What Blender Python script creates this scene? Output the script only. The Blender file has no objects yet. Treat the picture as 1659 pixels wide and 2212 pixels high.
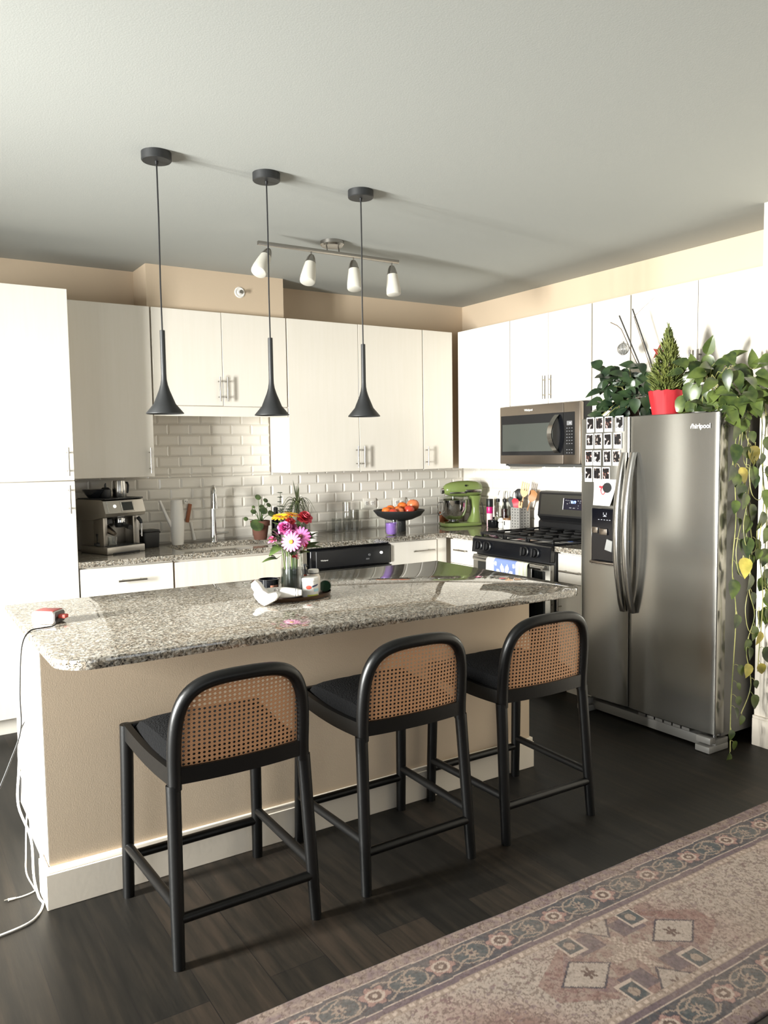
import bpy, bmesh, math, random
from mathutils import Vector, Matrix, noise
random.seed(7)
PI = math.pi
scene = bpy.context.scene
COL = scene.collection
V = Vector

# ------------------------------------------------------------------ camera solve of the room (metres; back wall y=0, far corner x=0)
CAM = V((-4.13066, -5.24681, 1.49516)); FPX = 1733.55
FW = V((0.53639932, 0.84073387, -0.07377219)); RT = V((0.8423784, -0.53869824, -0.01424194)); UP = V((0.05171463, 0.05450473, 0.99717342))
H = 2.667          # ceiling
ZT, ZB = 2.402, 1.366   # wall cabinets, top and bottom
DU = 0.316         # wall cabinet depth
ZC = 0.914         # worktop
ZI = 0.905         # island top

# ------------------------------------------------------------------ mesh builder
class B:
    def __init__(s): s.bm = bmesh.new(); s.mi = 0; s.M = None
    def _v(s, co): 
        co = V(co)
        return s.bm.verts.new(s.M @ co if s.M else co)
    def _f(s, vs):
        try: f = s.bm.faces.new(vs)
        except ValueError: return None
        f.material_index = s.mi; f.smooth = True
        return f
    def box(s, x0, x1, y0, y1, z0, z1, bev=0, seg=2):
        if x0 > x1: x0, x1 = x1, x0
        if y0 > y1: y0, y1 = y1, y0
        if z0 > z1: z0, z1 = z1, z0
        v = [s._v((x, y, z)) for z in (z0, z1) for y in (y0, y1) for x in (x0, x1)]
        fs = [s._f([v[i] for i in q]) for q in ((0,2,3,1),(4,5,7,6),(0,1,5,4),(2,6,7,3),(0,4,6,2),(1,3,7,5))]
        for f in fs: f.smooth = False
        if bev > 0:
            es = list({e for f in fs for e in f.edges})
            r = bmesh.ops.bevel(s.bm, geom=es, offset=bev, segments=seg, profile=.5, affect='EDGES', clamp_overlap=True)
            for f in r['faces']: f.material_index = s.mi; f.smooth = True
        return s
    def prism(s, pts, to3, d0, d1, bev=0, seg=2):
        """extrude the 2D outline pts; to3(u, v, d) gives the point"""
        a = [s._v(to3(u, v, d0)) for u, v in pts]; b = [s._v(to3(u, v, d1)) for u, v in pts]
        n = len(pts); fs = [s._f(a[::-1]), s._f(b)]
        for f in fs:
            if f: f.smooth = False
        for i in range(n): fs.append(s._f([a[i], a[(i+1) % n], b[(i+1) % n], b[i]]))
        bmesh.ops.recalc_face_normals(s.bm, faces=[f for f in fs if f])
        if bev > 0:
            es = list({e for f in fs[:2] for e in f.edges})
            r = bmesh.ops.bevel(s.bm, geom=es, offset=bev, segments=seg, profile=.5, affect='EDGES', clamp_overlap=True)
            for f in r['faces']: f.material_index = s.mi; f.smooth = True
        return s
    def lathe(s, prof, c=(0,0,0), n=28, M=None, a0=0, a1=2*PI):
        c = V(c); full = abs(a1-a0) > 6.28; rings = []
        for r, z in prof:
            if r < 1e-5:
                p = V((0,0,z)); rings.append([s._v(c + (M @ p if M else p))]); continue
            ring = []
            for i in range(n if full else n+1):
                t = a0 + (a1-a0)*i/n; p = V((r*math.cos(t), r*math.sin(t), z))
                ring.append(s._v(c + (M @ p if M else p)))
            rings.append(ring)
        for A, C in zip(rings, rings[1:]):
            m = max(len(A), len(C))
            for i in range(m if full else m-1):
                j = (i+1) % m
                if len(A) == 1 and len(C) == 1: continue
                if len(A) == 1: s._f([A[0], C[j], C[i]])
                elif len(C) == 1: s._f([A[i], A[j], C[0]])
                else: s._f([A[i], A[j], C[j], C[i]])
        return s
    def cyl(s, p0, p1, r0, r1=None, n=16, cap=True):
        p0, p1 = V(p0), V(p1); r1 = r0 if r1 is None else r1
        d = p1-p0; L = d.length; q = d.to_track_quat('Z', 'Y').to_matrix()
        pr = [(r0, 0), (r1, L)]
        if cap: pr = [(0, 0)] + pr + [(0, L)]
        return s.lathe(pr, p0, n, q)
    def tube(s, pts, r, n=8, closed=False, cap=True, flat=1.0, up=None):
        pts = [V(p) for p in pts]; m = len(pts)
        R = r if isinstance(r, (list, tuple)) else [r]*m
        T = []
        for i in range(m):
            a = pts[(i-1) % m] if closed or i > 0 else pts[i]; c = pts[(i+1) % m] if closed or i < m-1 else pts[i]
            t = c-a; T.append(t.normalized() if t.length > 1e-9 else V((0,0,1)))
        u = V(up) if up else T[0].orthogonal()
        rings = []
        for i in range(m):
            u = (u - T[i]*u.dot(T[i]))
            u = u.normalized() if u.length > 1e-6 else T[i].orthogonal().normalized()
            w = T[i].cross(u)
            rings.append([s._v(pts[i] + (u*math.cos(2*PI*k/n) + w*math.sin(2*PI*k/n)*flat)*R[i]) for k in range(n)])
        for i in range(m if closed else m-1):
            A, C = rings[i], rings[(i+1) % m]
            for k in range(n): s._f([A[k], A[(k+1) % n], C[(k+1) % n], C[k]])
        if cap and not closed: s._f(rings[0][::-1]); s._f(rings[-1])
        return s
    def ball(s, c, r, n=20, m=12, M=None):
        rx, ry, rz = r if isinstance(r, (list, tuple)) else (r, r, r); c = V(c); rings = []
        for j in range(m+1):
            ph = -PI/2 + PI*j/m
            if j in (0, m): p = V((0, 0, rz*math.sin(ph))); rings.append([s._v(c + (M @ p if M else p))]); continue
            ring = []
            for i in range(n):
                t = 2*PI*i/n; p = V((rx*math.cos(t)*math.cos(ph), ry*math.sin(t)*math.cos(ph), rz*math.sin(ph)))
                ring.append(s._v(c + (M @ p if M else p)))
            rings.append(ring)
        for A, C in zip(rings, rings[1:]):
            for i in range(n):
                j = (i+1) % n
                if len(A) == 1: s._f([A[0], C[j], C[i]])
                elif len(C) == 1: s._f([A[i], A[j], C[0]])
                else: s._f([A[i], A[j], C[j], C[i]])
        return s
    def sheet(s, fn, nu, nv, closed_u=False):
        g = [[s._v(fn(i/nu, j/nv)) for i in range(nu if closed_u else nu+1)] for j in range(nv+1)]
        for j in range(nv):
            for i in range(nu):
                k = (i+1) % nu if closed_u else i+1
                s._f([g[j][i], g[j][k], g[j+1][k], g[j+1][i]])
        return s
    def leaf(s, base, d, nrm, L, W, droop=.3, fold=.25, kind='heart'):
        base, d, nrm = V(base), V(d).normalized(), V(nrm); nrm = (nrm - d*nrm.dot(d)).normalized(); w = d.cross(nrm)
        prof = {'heart': ((0,.25),(.1,.75),(.28,1),(.5,.9),(.72,.6),(.9,.22),(1,0)), 'long': ((0,.2),(.2,.7),(.45,1),(.7,.75),(.88,.35),(1,0)),
                'petal': ((0,.3),(.3,.7),(.65,1),(.88,.85),(1,.3))}[kind]
        rows = []
        for t, k in prof:
            c = base + d*(L*t) - nrm*(droop*L*t*t); hw = W*.5*k; up = nrm*(fold*hw)
            rows.append((s._v(c - w*hw + up), s._v(c), s._v(c + w*hw + up)))
        for a, c in zip(rows, rows[1:]):
            s._f([a[0], a[1], c[1], c[0]]); s._f([a[1], a[2], c[2], c[1]])
        return s

def obj(name, b, m, parent=None, at=None, sharp=38, world=None):
    """link the builder as ONE mesh object. world: mesh was written in room coordinates, shift by -world"""
    bm = b.bm
    if world is not None: bmesh.ops.translate(bm, verts=bm.verts, vec=-V(world))
    me = bpy.data.meshes.new(name); bm.to_mesh(me); bm.free()
    me.set_sharp_from_angle(angle=math.radians(sharp))
    for x in (m if isinstance(m, (list, tuple)) else [m]): me.materials.append(x)
    o = bpy.data.objects.new(name, me); COL.objects.link(o)
    if parent: o.parent = parent
    if at: o.location = at
    return o
def tag(o, label, cat, group=None):
    o['label'] = label; o['category'] = cat
    if group: o['group'] = group
    return o
def thing(name, label, cat, loc=(0,0,0), rz=0, group=None):
    o = bpy.data.objects.new(name, None); COL.objects.link(o); o.empty_display_size = .05
    o.location = loc; o.rotation_euler = (0, 0, rz)
    return tag(o, label, cat, group)
def struct(name, b, m, label=None):
    o = obj(name, b, m); o['kind'] = 'structure'
    if label: o['label'] = label
    return o
def dup(root, loc, label=None, rz=None):
    r = root.copy(); COL.objects.link(r); r.location = loc
    if rz is not None: r.rotation_euler = (0, 0, rz)
    if label: r['label'] = label
    for ch in list(root.children):
        c = ch.copy(); COL.objects.link(c); c.parent = r
        for g in list(ch.children):
            k = g.copy(); COL.objects.link(k); k.parent = c
    return r
def text(name, s, size, loc, right, up, m, parent=None, ext=.0006, align='CENTER', bold=0):
    cu = bpy.data.curves.new(name, 'FONT'); cu.body = s; cu.size = size; cu.extrude = ext; cu.align_x = align; cu.align_y = 'CENTER'; cu.offset = bold
    t = bpy.data.objects.new(name + '_tmp', cu); COL.objects.link(t)
    dg = bpy.context.evaluated_depsgraph_get(); me = bpy.data.meshes.new_from_object(t.evaluated_get(dg)); bpy.data.objects.remove(t)
    r, u = V(right).normalized(), V(up).normalized(); n = r.cross(u)
    me.transform(Matrix((r, u, n)).transposed().to_4x4()); me.transform(Matrix.Translation(V(loc)))
    me.name = name; me.materials.clear(); me.materials.append(m)
    o = bpy.data.objects.new(name, me); COL.objects.link(o)
    if parent: o.parent = parent
    return o

# ------------------------------------------------------------------ materials
def lin(c):
    return tuple((x/255/12.92 if x/255 <= .04045 else ((x/255+.055)/1.055)**2.4) for x in c)
MATS = {}
def mat(name, rgb, rough=.5, metal=0, var=.0, vscale=8, bump=0, bscale=60, spec=.5, **kw):
    """principled material with procedural colour variation and fine bump"""
    if name in MATS: return MATS[name]
    m = bpy.data.materials.new(name); m.use_nodes = True; nt = m.node_tree; p = nt.nodes['Principled BSDF']
    c = (*lin(rgb), 1) if max(rgb) > 1.001 else (*rgb, 1)
    p.inputs['Base Color'].default_value = c; p.inputs['Roughness'].default_value = rough; p.inputs['Metallic'].default_value = metal
    p.inputs['Specular IOR Level'].default_value = spec
    tc = nt.nodes.new('ShaderNodeTexCoord')
    if var or bump:
        n = nt.nodes.new('ShaderNodeTexNoise'); n.inputs['Scale'].default_value = vscale; n.inputs['Detail'].default_value = 4
        nt.links.new(tc.outputs['Object'], n.inputs['Vector'])
    if var:
        mx = nt.nodes.new('ShaderNodeMix'); mx.data_type = 'RGBA'
        mx.inputs[6].default_value = tuple(max(0, x*(1-var)) for x in c[:3]) + (1,); mx.inputs[7].default_value = tuple(min(1, x*(1+var)) for x in c[:3]) + (1,)
        nt.links.new(n.outputs['Fac'], mx.inputs[0]); nt.links.new(mx.outputs[2], p.inputs['Base Color'])
    if bump:
        n2 = nt.nodes.new('ShaderNodeTexNoise'); n2.inputs['Scale'].default_value = bscale; n2.inputs['Detail'].default_value = 3
        nt.links.new(tc.outputs['Object'], n2.inputs['Vector'])
        bp = nt.nodes.new('ShaderNodeBump'); bp.inputs['Strength'].default_value = bump; bp.inputs['Distance'].default_value = .01
        nt.links.new(n2.outputs['Fac'], bp.inputs['Height']); nt.links.new(bp.outputs['Normal'], p.inputs['Normal'])
    for k, v in kw.items(): p.inputs[k].default_value = v
    MATS[name] = m; return m
def ramp(nt, stops):
    r = nt.nodes.new('ShaderNodeValToRGB'); e = r.color_ramp.elements
    while len(e) < len(stops): e.new(.5)
    for el, (pos, c) in zip(e, stops): el.position = pos; el.color = (*lin(c), 1) if max(c) > 1.001 else (*c, 1)
    return r
def glass(name, rgb=(1,1,1), rough=0, ior=1.45):
    m = bpy.data.materials.new(name); m.use_nodes = True; nt = m.node_tree; p = nt.nodes['Principled BSDF']
    p.inputs['Base Color'].default_value = (*rgb, 1); p.inputs['Roughness'].default_value = rough; p.inputs['IOR'].default_value = ior
    p.inputs['Transmission Weight'].default_value = 1; MATS[name] = m; return m

def thin_glass(name, rgb=(1,1,1), refl=.08, rough=0.0):
    m = bpy.data.materials.new(name); m.use_nodes = True; nt = m.node_tree; nt.nodes.remove(nt.nodes['Principled BSDF']); out = nt.nodes['Material Output']
    t = nt.nodes.new('ShaderNodeBsdfTransparent'); t.inputs[0].default_value = (*rgb, 1); g = nt.nodes.new('ShaderNodeBsdfGlossy'); g.inputs['Roughness'].default_value = rough
    f = nt.nodes.new('ShaderNodeLayerWeight'); f.inputs[0].default_value = .25; mr = nt.nodes.new('ShaderNodeMapRange'); mr.inputs[3].default_value = refl; mr.inputs[4].default_value = .6
    nt.links.new(f.outputs['Facing'], mr.inputs[0]); mx = nt.nodes.new('ShaderNodeMixShader'); nt.links.new(mr.outputs[0], mx.inputs[0]); nt.links.new(t.outputs[0], mx.inputs[1]); nt.links.new(g.outputs[0], mx.inputs[2]); nt.links.new(mx.outputs[0], out.inputs[0])
    MATS[name] = m; return m

def granite():
    m = bpy.data.materials.new('granite'); m.use_nodes = True; nt = m.node_tree; p = nt.nodes['Principled BSDF']; L = nt.links.new
    tc = nt.nodes.new('ShaderNodeTexCoord')
    wn = nt.nodes.new('ShaderNodeTexNoise'); wn.inputs['Scale'].default_value = 30; wn.inputs['Detail'].default_value = 2; L(tc.outputs['Object'], wn.inputs['Vector'])
    mxv = nt.nodes.new('ShaderNodeMixRGB'); mxv.inputs[0].default_value = .03; L(tc.outputs['Object'], mxv.inputs[1]); L(wn.outputs['Color'], mxv.inputs[2])
    n1 = nt.nodes.new('ShaderNodeTexNoise'); n1.inputs['Scale'].default_value = 125; n1.inputs['Detail'].default_value = 5; n1.inputs['Roughness'].default_value = .65; L(mxv.outputs[0], n1.inputs['Vector'])
    r1 = ramp(nt, [(.32, (50, 48, 45)), (.41, (100, 96, 90)), (.49, (140, 136, 127)), (.58, (180, 174, 163)), (.75, (218, 212, 200))]); L(n1.outputs['Fac'], r1.inputs[0])
    v = nt.nodes.new('ShaderNodeTexVoronoi'); v.inputs['Scale'].default_value = 95; L(mxv.outputs[0], v.inputs['Vector'])
    r2 = ramp(nt, [(0, (150, 118, 92)), (.5, (205, 196, 180)), (.55, (255, 255, 255)), (1, (255, 255, 255))]); L(v.outputs['Color'], r2.inputs[0])
    n3 = nt.nodes.new('ShaderNodeTexNoise'); n3.inputs['Scale'].default_value = 120; n3.inputs['Detail'].default_value = 2; L(mxv.outputs[0], n3.inputs['Vector'])
    r3 = ramp(nt, [(.6, (255, 255, 255)), (.66, (40, 34, 32))]); L(n3.outputs['Fac'], r3.inputs[0])
    a = nt.nodes.new('ShaderNodeMixRGB'); a.blend_type = 'MULTIPLY'; a.inputs[0].default_value = .6; L(r1.outputs[0], a.inputs[1]); L(r2.outputs[0], a.inputs[2])
    b = nt.nodes.new('ShaderNodeMixRGB'); b.blend_type = 'MULTIPLY'; b.inputs[0].default_value = .9; L(a.outputs[0], b.inputs[1]); L(r3.outputs[0], b.inputs[2])
    L(b.outputs[0], p.inputs['Base Color']); p.inputs['Roughness'].default_value = .03; p.inputs['IOR'].default_value = 1.8
    return m
def planks():
    m = bpy.data.materials.new('dark_floor_planks'); m.use_nodes = True; nt = m.node_tree; p = nt.nodes['Principled BSDF']; L = nt.links.new
    tc = nt.nodes.new('ShaderNodeTexCoord'); mp = nt.nodes.new('ShaderNodeMapping'); mp.inputs['Rotation'].default_value = (0, 0, PI/2); L(tc.outputs['Object'], mp.inputs['Vector'])
    br = nt.nodes.new('ShaderNodeTexBrick'); br.offset = .37; br.inputs['Scale'].default_value = 1; br.inputs['Brick Width'].default_value = 1.22; br.inputs['Row Height'].default_value = .18
    br.inputs['Mortar Size'].default_value = .0012; br.inputs['Color1'].default_value = (0, 0, 0, 1); br.inputs['Color2'].default_value = (1, 1, 1, 1); br.inputs['Mortar'].default_value = (.2, .2, .2, 1); L(mp.outputs[0], br.inputs['Vector'])
    ms = nt.nodes.new('ShaderNodeMapping'); ms.inputs['Scale'].default_value = (14, 1.1, 1); L(tc.outputs['Object'], ms.inputs['Vector'])
    n = nt.nodes.new('ShaderNodeTexNoise'); n.inputs['Scale'].default_value = 2.2; n.inputs['Detail'].default_value = 7; n.inputs['Roughness'].default_value = .62; L(ms.outputs[0], n.inputs['Vector'])
    ad = nt.nodes.new('ShaderNodeMath'); ad.operation = 'MULTIPLY_ADD'; ad.inputs[1].default_value = .33; L(br.outputs['Color'], ad.inputs[0]); L(n.outputs['Fac'], ad.inputs[2])
    r = ramp(nt, [(.38, (15, 14, 12)), (.55, (23, 21, 18)), (.72, (33, 29, 24)), (.95, (48, 40, 33))]); L(ad.outputs[0], r.inputs[0])
    mo = nt.nodes.new('ShaderNodeMixRGB'); mo.blend_type = 'MIX'; mo.inputs[2].default_value = (.006, .005, .005, 1); L(br.outputs['Fac'], mo.inputs[0]); L(r.outputs[0], mo.inputs[1])
    L(mo.outputs[0], p.inputs['Base Color']); p.inputs['Roughness'].default_value = .5; p.inputs['Specular IOR Level'].default_value = .3
    bp = nt.nodes.new('ShaderNodeBump'); bp.inputs['Strength'].default_value = .15; bp.inputs['Distance'].default_value = .004; L(n.outputs['Fac'], bp.inputs['Height']); L(bp.outputs[0], p.inputs['Normal'])
    return m
def laminate(name='cabinet_laminate', c0=(230, 224, 213), c1=(232, 226, 216), rough=.22):
    """pale vertical-grain laminate of the cabinet fronts"""
    m = bpy.data.materials.new(name); m.use_nodes = True; nt = m.node_tree; p = nt.nodes['Principled BSDF']; L = nt.links.new
    tc = nt.nodes.new('ShaderNodeTexCoord'); ms = nt.nodes.new('ShaderNodeMapping'); ms.inputs['Scale'].default_value = (9, 9, .5); L(tc.outputs['Object'], ms.inputs['Vector'])
    n = nt.nodes.new('ShaderNodeTexNoise'); n.inputs['Scale'].default_value = 6; n.inputs['Detail'].default_value = 6; L(ms.outputs[0], n.inputs['Vector'])
    r = ramp(nt, [(.35, c0), (.65, c1)]); L(n.outputs['Fac'], r.inputs[0]); L(r.outputs[0], p.inputs['Base Color']); p.inputs['Roughness'].default_value = rough
    return m
def brushed(name, rgb, rough=.25, axis=2, aniso=.5):
    m = bpy.data.materials.new(name); m.use_nodes = True; nt = m.node_tree; p = nt.nodes['Principled BSDF']; L = nt.links.new
    tc = nt.nodes.new('ShaderNodeTexCoord'); ms = nt.nodes.new('ShaderNodeMapping'); sc = [300, 300, 300]; sc[axis] = 3; ms.inputs['Scale'].default_value = sc; L(tc.outputs['Object'], ms.inputs['Vector'])
    n = nt.nodes.new('ShaderNodeTexNoise'); n.inputs['Scale'].default_value = 1; n.inputs['Detail'].default_value = 2; L(ms.outputs[0], n.inputs['Vector'])
    mr = nt.nodes.new('ShaderNodeMapRange'); mr.inputs[3].default_value = rough*.93; mr.inputs[4].default_value = rough*1.07; L(n.outputs['Fac'], mr.inputs[0]); L(mr.outputs[0], p.inputs['Roughness'])
    p.inputs['Base Color'].default_value = (*lin(rgb), 1); p.inputs['Metallic'].default_value = 1
    return m
def leafmat(name, dark, light, rough=.4, scale=14, trans=.25):
    m = bpy.data.materials.new(name); m.use_nodes = True; nt = m.node_tree; p = nt.nodes['Principled BSDF']; L = nt.links.new
    tc = nt.nodes.new('ShaderNodeTexCoord'); n = nt.nodes.new('ShaderNodeTexNoise'); n.inputs['Scale'].default_value = scale; n.inputs['Detail'].default_value = 3; L(tc.outputs['Object'], n.inputs['Vector'])
    r = ramp(nt, [(.38, dark), (.62, light)]); L(n.outputs['Fac'], r.inputs[0]); L(r.outputs[0], p.inputs['Base Color']); p.inputs['Roughness'].default_value = rough
    return m

GRANITE = granite(); FLOOR = planks(); LAM = laminate()
TAUPE = mat('taupe_wall_paint', (200, 181, 157), .75, var=.02, vscale=3, bump=.05, bscale=250)
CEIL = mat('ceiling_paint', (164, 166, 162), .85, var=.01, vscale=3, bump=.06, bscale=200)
WHITE_TRIM = mat('white_trim_paint', (226, 216, 201), .45, var=.01, bump=.02)
WHITE_WALL = mat('white_panel_paint', (226, 222, 214), .5, var=.01, bump=.02)
CAVITY = mat('cabinet_carcass', (120, 110, 100), .6, var=.05)
STEEL_BAR = brushed('brushed_nickel', (168, 164, 158), .25)
CHROME = mat('polished_chrome', (205, 205, 205), .08, 1, var=.02)
BLACK_SATIN = mat('black_stained_wood', (6, 6, 6), .38, var=.15, vscale=20, bump=.03, bscale=90, spec=.35)
BLACK_METAL = mat('matte_black_metal', (30, 31, 32), .5, var=.08, bump=.05, bscale=400)
BLACK_GLOSS = mat('gloss_black_enamel', (14, 15, 19), .14, var=.1)
BLACK_PLASTIC = mat('black_plastic', (20, 20, 22), .42, var=.1, bump=.03)
DARK_GLASS = mat('dark_oven_glass', (26, 28, 28), .05, var=.05)
STEEL = brushed('appliance_steel', (146, 144, 138), .19, 2); STEEL.node_tree.nodes['Principled BSDF'].inputs['Metallic'].default_value = .88
STEEL_H = brushed('appliance_steel_horizontal', (150, 140, 130), .3, 1)
STEEL_LT = brushed('bright_steel', (190, 188, 184), .2, 2)
WHITE_CER = mat('white_ceramic', (238, 236, 232), .2, var=.01)
WHITE_PL = mat('white_plastic', (236, 233, 228), .35, var=.01)
GLASS = thin_glass('clear_glass', (.95, .96, .95), .03)
PAPER = mat('paper_white', (240, 238, 234), .6, var=.01)
# ------------------------------------------------------------------ the setting
XL, YR = -6.7, -8.6      # window wall, rear wall
XS, YS = -0.44, -2.905   # wall beside the refrigerator
T = .14
struct('floor', B().box(XL-.1, .2, YR-.1, .2, -.12, 0), FLOOR)
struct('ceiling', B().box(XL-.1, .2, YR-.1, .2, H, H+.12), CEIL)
struct('wall_back', B().box(XL-T, 0, 0, T, 0, H), TAUPE)
struct('wall_side', B().box(0, T, YS, T, 0, H), TAUPE)
struct('wall_stub', B().box(XS, T, YR, YS, 0, H), mat('daylit_stub_wall_paint', (234, 225, 210), .7, var=.02, vscale=3, bump=.05, bscale=250))  # paler than the other walls: strong daylight put into the colour
# bulkhead above the sink cabinets
struct('wall_bulkhead', B().box(-2.656, -1.734, -.27, -.0, ZT-.02, H), TAUPE)
def wall_with_openings(name, axis, c0, c1, a0, a1, ops, m):
    b = B()
    def bx(p0, p1, z0, z1):
        if axis == 'x': b.box(c0, c1, p0, p1, z0, z1)
        else: b.box(p0, p1, c0, c1, z0, z1)
    cur = a0
    for (o0, o1, z0, z1) in sorted(ops):
        bx(cur, o0, 0, H); bx(o0, o1, 0, z0); bx(o0, o1, z1, H); cur = o1
    bx(cur, a1, 0, H)
    return struct(name, b, m)
WIN = [(-3.25, -2.0, .45, 2.2), (-6.6, -4.2, .45, 2.2)]
RWIN = [(-5.6, -3.2, .5, 2.25), (-2.7, -1.2, .5, 2.25)]  # unseen rear openings, added to let in soft fill
wall_with_openings('wall_window_side', 'x', XL-T, XL, YR, 0, WIN, TAUPE)
wall_with_openings('wall_rear', 'y', YR-T, YR, XL, XS, RWIN, TAUPE)
PANE = thin_glass('window_glass', (.97, .98, .97), .04)
def window(k, axis, o):
    a0, a1, z0, z1 = o; b = B(); c = (XL if axis == 'x' else YR) - T/2
    def bx(bb, p0, p1, q0, q1, d=.03):
        if axis == 'x': bb.box(c-d, c+d, p0, p1, q0, q1)
        else: bb.box(p0, p1, c-d, c+d, q0, q1)
    w = .05
    bx(b, a0, a0+w, z0, z1); bx(b, a1-w, a1, z0, z1); bx(b, a0, a1, z0, z0+w); bx(b, a0, a1, z1-w, z1); bx(b, (a0+a1)/2-.02, (a0+a1)/2+.02, z0, z1)
    o = struct('window_%d' % k, b, WHITE_TRIM)
    g = B(); bx(g, a0+w, a1-w, z0+w, z1-w, .003); obj('pane', g, PANE, o)
for i, o in enumerate(WIN): window(i+1, 'x', o)
for i, o in enumerate(RWIN): window(i+3, 'y', o)
# baseboards
struct('baseboard_stub', B().box(XS-.016, XS, YR, YS+.002, 0, .14, .004).box(XS-.011, XS, YR, YS+.002, .14, .152), WHITE_TRIM)
struct('baseboard_back', B().box(XL, -3.83, -.016, 0, 0, .14, .004), WHITE_TRIM)

# subway tile splashback: bevelled tiles, real relief
def tiles(b, face, a0, a1, z0, z1, w=.1467, h=.0713, zo=.9185, off=0):
    k0 = int(math.floor((z0-zo)/h)); r = k0
    while zo + r*h < z1:
        lo, hi = max(z0, zo+r*h), min(z1, zo+(r+1)*h); r += 1
        if hi-lo < .006: continue
        s = a0 - w + ((off + (w/2 if r % 2 else 0)) % w)
        while s < a1:
            p0, p1 = max(a0, s), min(a1, s+w); s += w
            if p1-p0 < .006: continue
            g = .0012; q = .0105
            P = [(p0+g, lo+g), (p1-g, lo+g), (p1-g, hi-g), (p0+g, hi-g)]
            qx = min(q, (p1-p0)*.4); qz = min(q, (hi-lo)*.4)
            Q = [(p0+g+qx, lo+g+qz), (p1-g-qx, lo+g+qz), (p1-g-qx, hi-g-qz), (p0+g+qx, hi-g-qz)]
            f = (lambda a, d, z: (a, -d, z)) if face == 'S' else (lambda a, d, z: (-d, -a, z))
            A = [b._v(f(x, .003, z)) for x, z in P]; C = [b._v(f(x, .0085, z)) for x, z in Q]
            b._f(C)
            for i in range(4): b._f([A[i], A[(i+1) % 4], C[(i+1) % 4], C[i]])
    return b
TILE = mat('glazed_white_tile', (226, 221, 212), .12, var=.03, vscale=5)
GROUT = mat('tile_grout', (188, 182, 172), .8, var=.04)
tb = B(); tb.mi = 1
tb.box(-3.185, -.003, -.003, 0, ZC, ZB).box(-2.649, -1.7366, -.003, 0, ZB, 1.78); tb.mi = 0
tiles(tb, 'S', -3.185, -.009, ZC, ZB, off=.06); tiles(tb, 'S', -2.649, -1.7366, ZB, 1.78, off=.06+(.1467*1000-(3.185-2.649)) % .1467)
bmesh.ops.recalc_face_normals(tb.bm, faces=tb.bm.faces)
tsplash = struct('trim_splashback', tb, [TILE, GROUT], 'bevelled white subway tile splashback behind the sink')
tb = B(); tb.mi = 1; tb.box(-.003, 0, -2.0, -.003, ZC, 1.40); tb.mi = 0
tiles(tb, 'W', .009, 2.0, ZC, 1.40)
tside = struct('trim_splashback_side', tb, [TILE, GROUT], 'white subway tile splashback behind the cooker')

for o in (tsplash, tside): o.data.set_sharp_from_angle(angle=math.radians(8))
# ------------------------------------------------------------------ cabinets
def fr(face):   # (along, depth from wall, z) -> room
    return (lambda a, d, z: V((a, -d, z))) if face == 'S' else (lambda a, d, z: V((-d, -a, z)))
def fbox(b, face, a0, a1, d0, d1, z0, z1, bev=0, seg=2):
    p, q = fr(face)(a0, d0, z0), fr(face)(a1, d1, z1)
    return b.box(p.x, q.x, p.y, q.y, p.z, q.z, bev, seg)
def bar_handle(face, a, d, z, L, vert=True, r=.0058, so=.032):
    b = B(); f = fr(face)
    if vert: ends = [(a, z-L/2), (a, z+L/2)]; posts = [(a, z-L*.32), (a, z+L*.32)]
    else: ends = [(a-L/2, z), (a+L/2, z)]; posts = [(a-L*.32, z), (a+L*.32, z)]
    b.cyl(f(ends[0][0], d+so, ends[0][1]), f(ends[1][0], d+so, ends[1][1]), r, n=12)
    for (pa, pz) in posts: b.cyl(f(pa, d-.002, pz), f(pa, d+so, pz), r*.75, n=8)
    return b
def cabinet(name, label, face, a0, a1, dep, z0, z1, fronts, cat='cabinet', group=None, toe=0, d0=.012, front=LAM):
    """fronts: (kind, a0, a1, z0, z1, handle or None); handle = (a, z, length, vertical)"""
    loc = fr(face)((a0+a1)/2, dep/2, z0); t = thing(name, label, cat, loc, 0, group)
    b = B(); fbox(b, face, a0+.0015, a1-.0015, d0, dep-.021, z0+toe, z1)
    if toe: fbox(b, face, a0+.0015, a1-.0015, d0, dep-.075, z0, z0+toe)
    obj('carcass', b, LAM, t, world=loc)
    for (kind, p0, p1, q0, q1, hd) in fronts:
        b = B(); fbox(b, face, p0+.0018, p1-.0018, dep-.0195, dep, q0+.0018, q1-.0018, .0015, 1)
        o = obj(kind, b, front, t, world=loc)
        if hd:
            h = bar_handle(face, hd[0], dep, hd[1], hd[2], hd[3]); obj('handle', h, STEEL_BAR, o, world=loc)
    return t
G1 = 'white wall cabinets'; G2 = 'white base cabinets'
# tall cabinet beside the worktop
cabinet('tall_cabinet', 'tall white pantry cabinet standing on the floor beside the espresso machine', 'S', -3.80, -3.187, .62, 0, ZT,
        [('door', -3.80, -3.187, 1.366, ZT, (-3.222, 1.47, .155, True)), ('door', -3.80, -3.187, .10, 1.366, (-3.222, 1.265, .155, True))], toe=.1)
cabinet('wall_cabinet', 'white single-door wall cabinet hanging above the espresso machine', 'S', -3.185, -2.651, DU, ZB, ZT,
        [('door', -3.185, -2.653, ZB, ZT, (-2.684, 1.468, .155, True))], group=G1)
t = cabinet('wall_cabinet', 'short two-door wall cabinet above the sink, with a valance below', 'S', -2.645, -1.742, DU, 1.80, ZT,
        [('door', -2.645, -2.1965, 1.807, ZT, (-2.226, 1.914, .155, True)), ('door', -2.1965, -1.742, 1.807, ZT, (-2.176, 1.914, .155, True))], group=G1)
b = B(); fbox(b, 'S', -2.645, -1.742, DU-.021, DU-.002, 1.742, 1.803); obj('valance', b, LAM, t, world=t.location)
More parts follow.
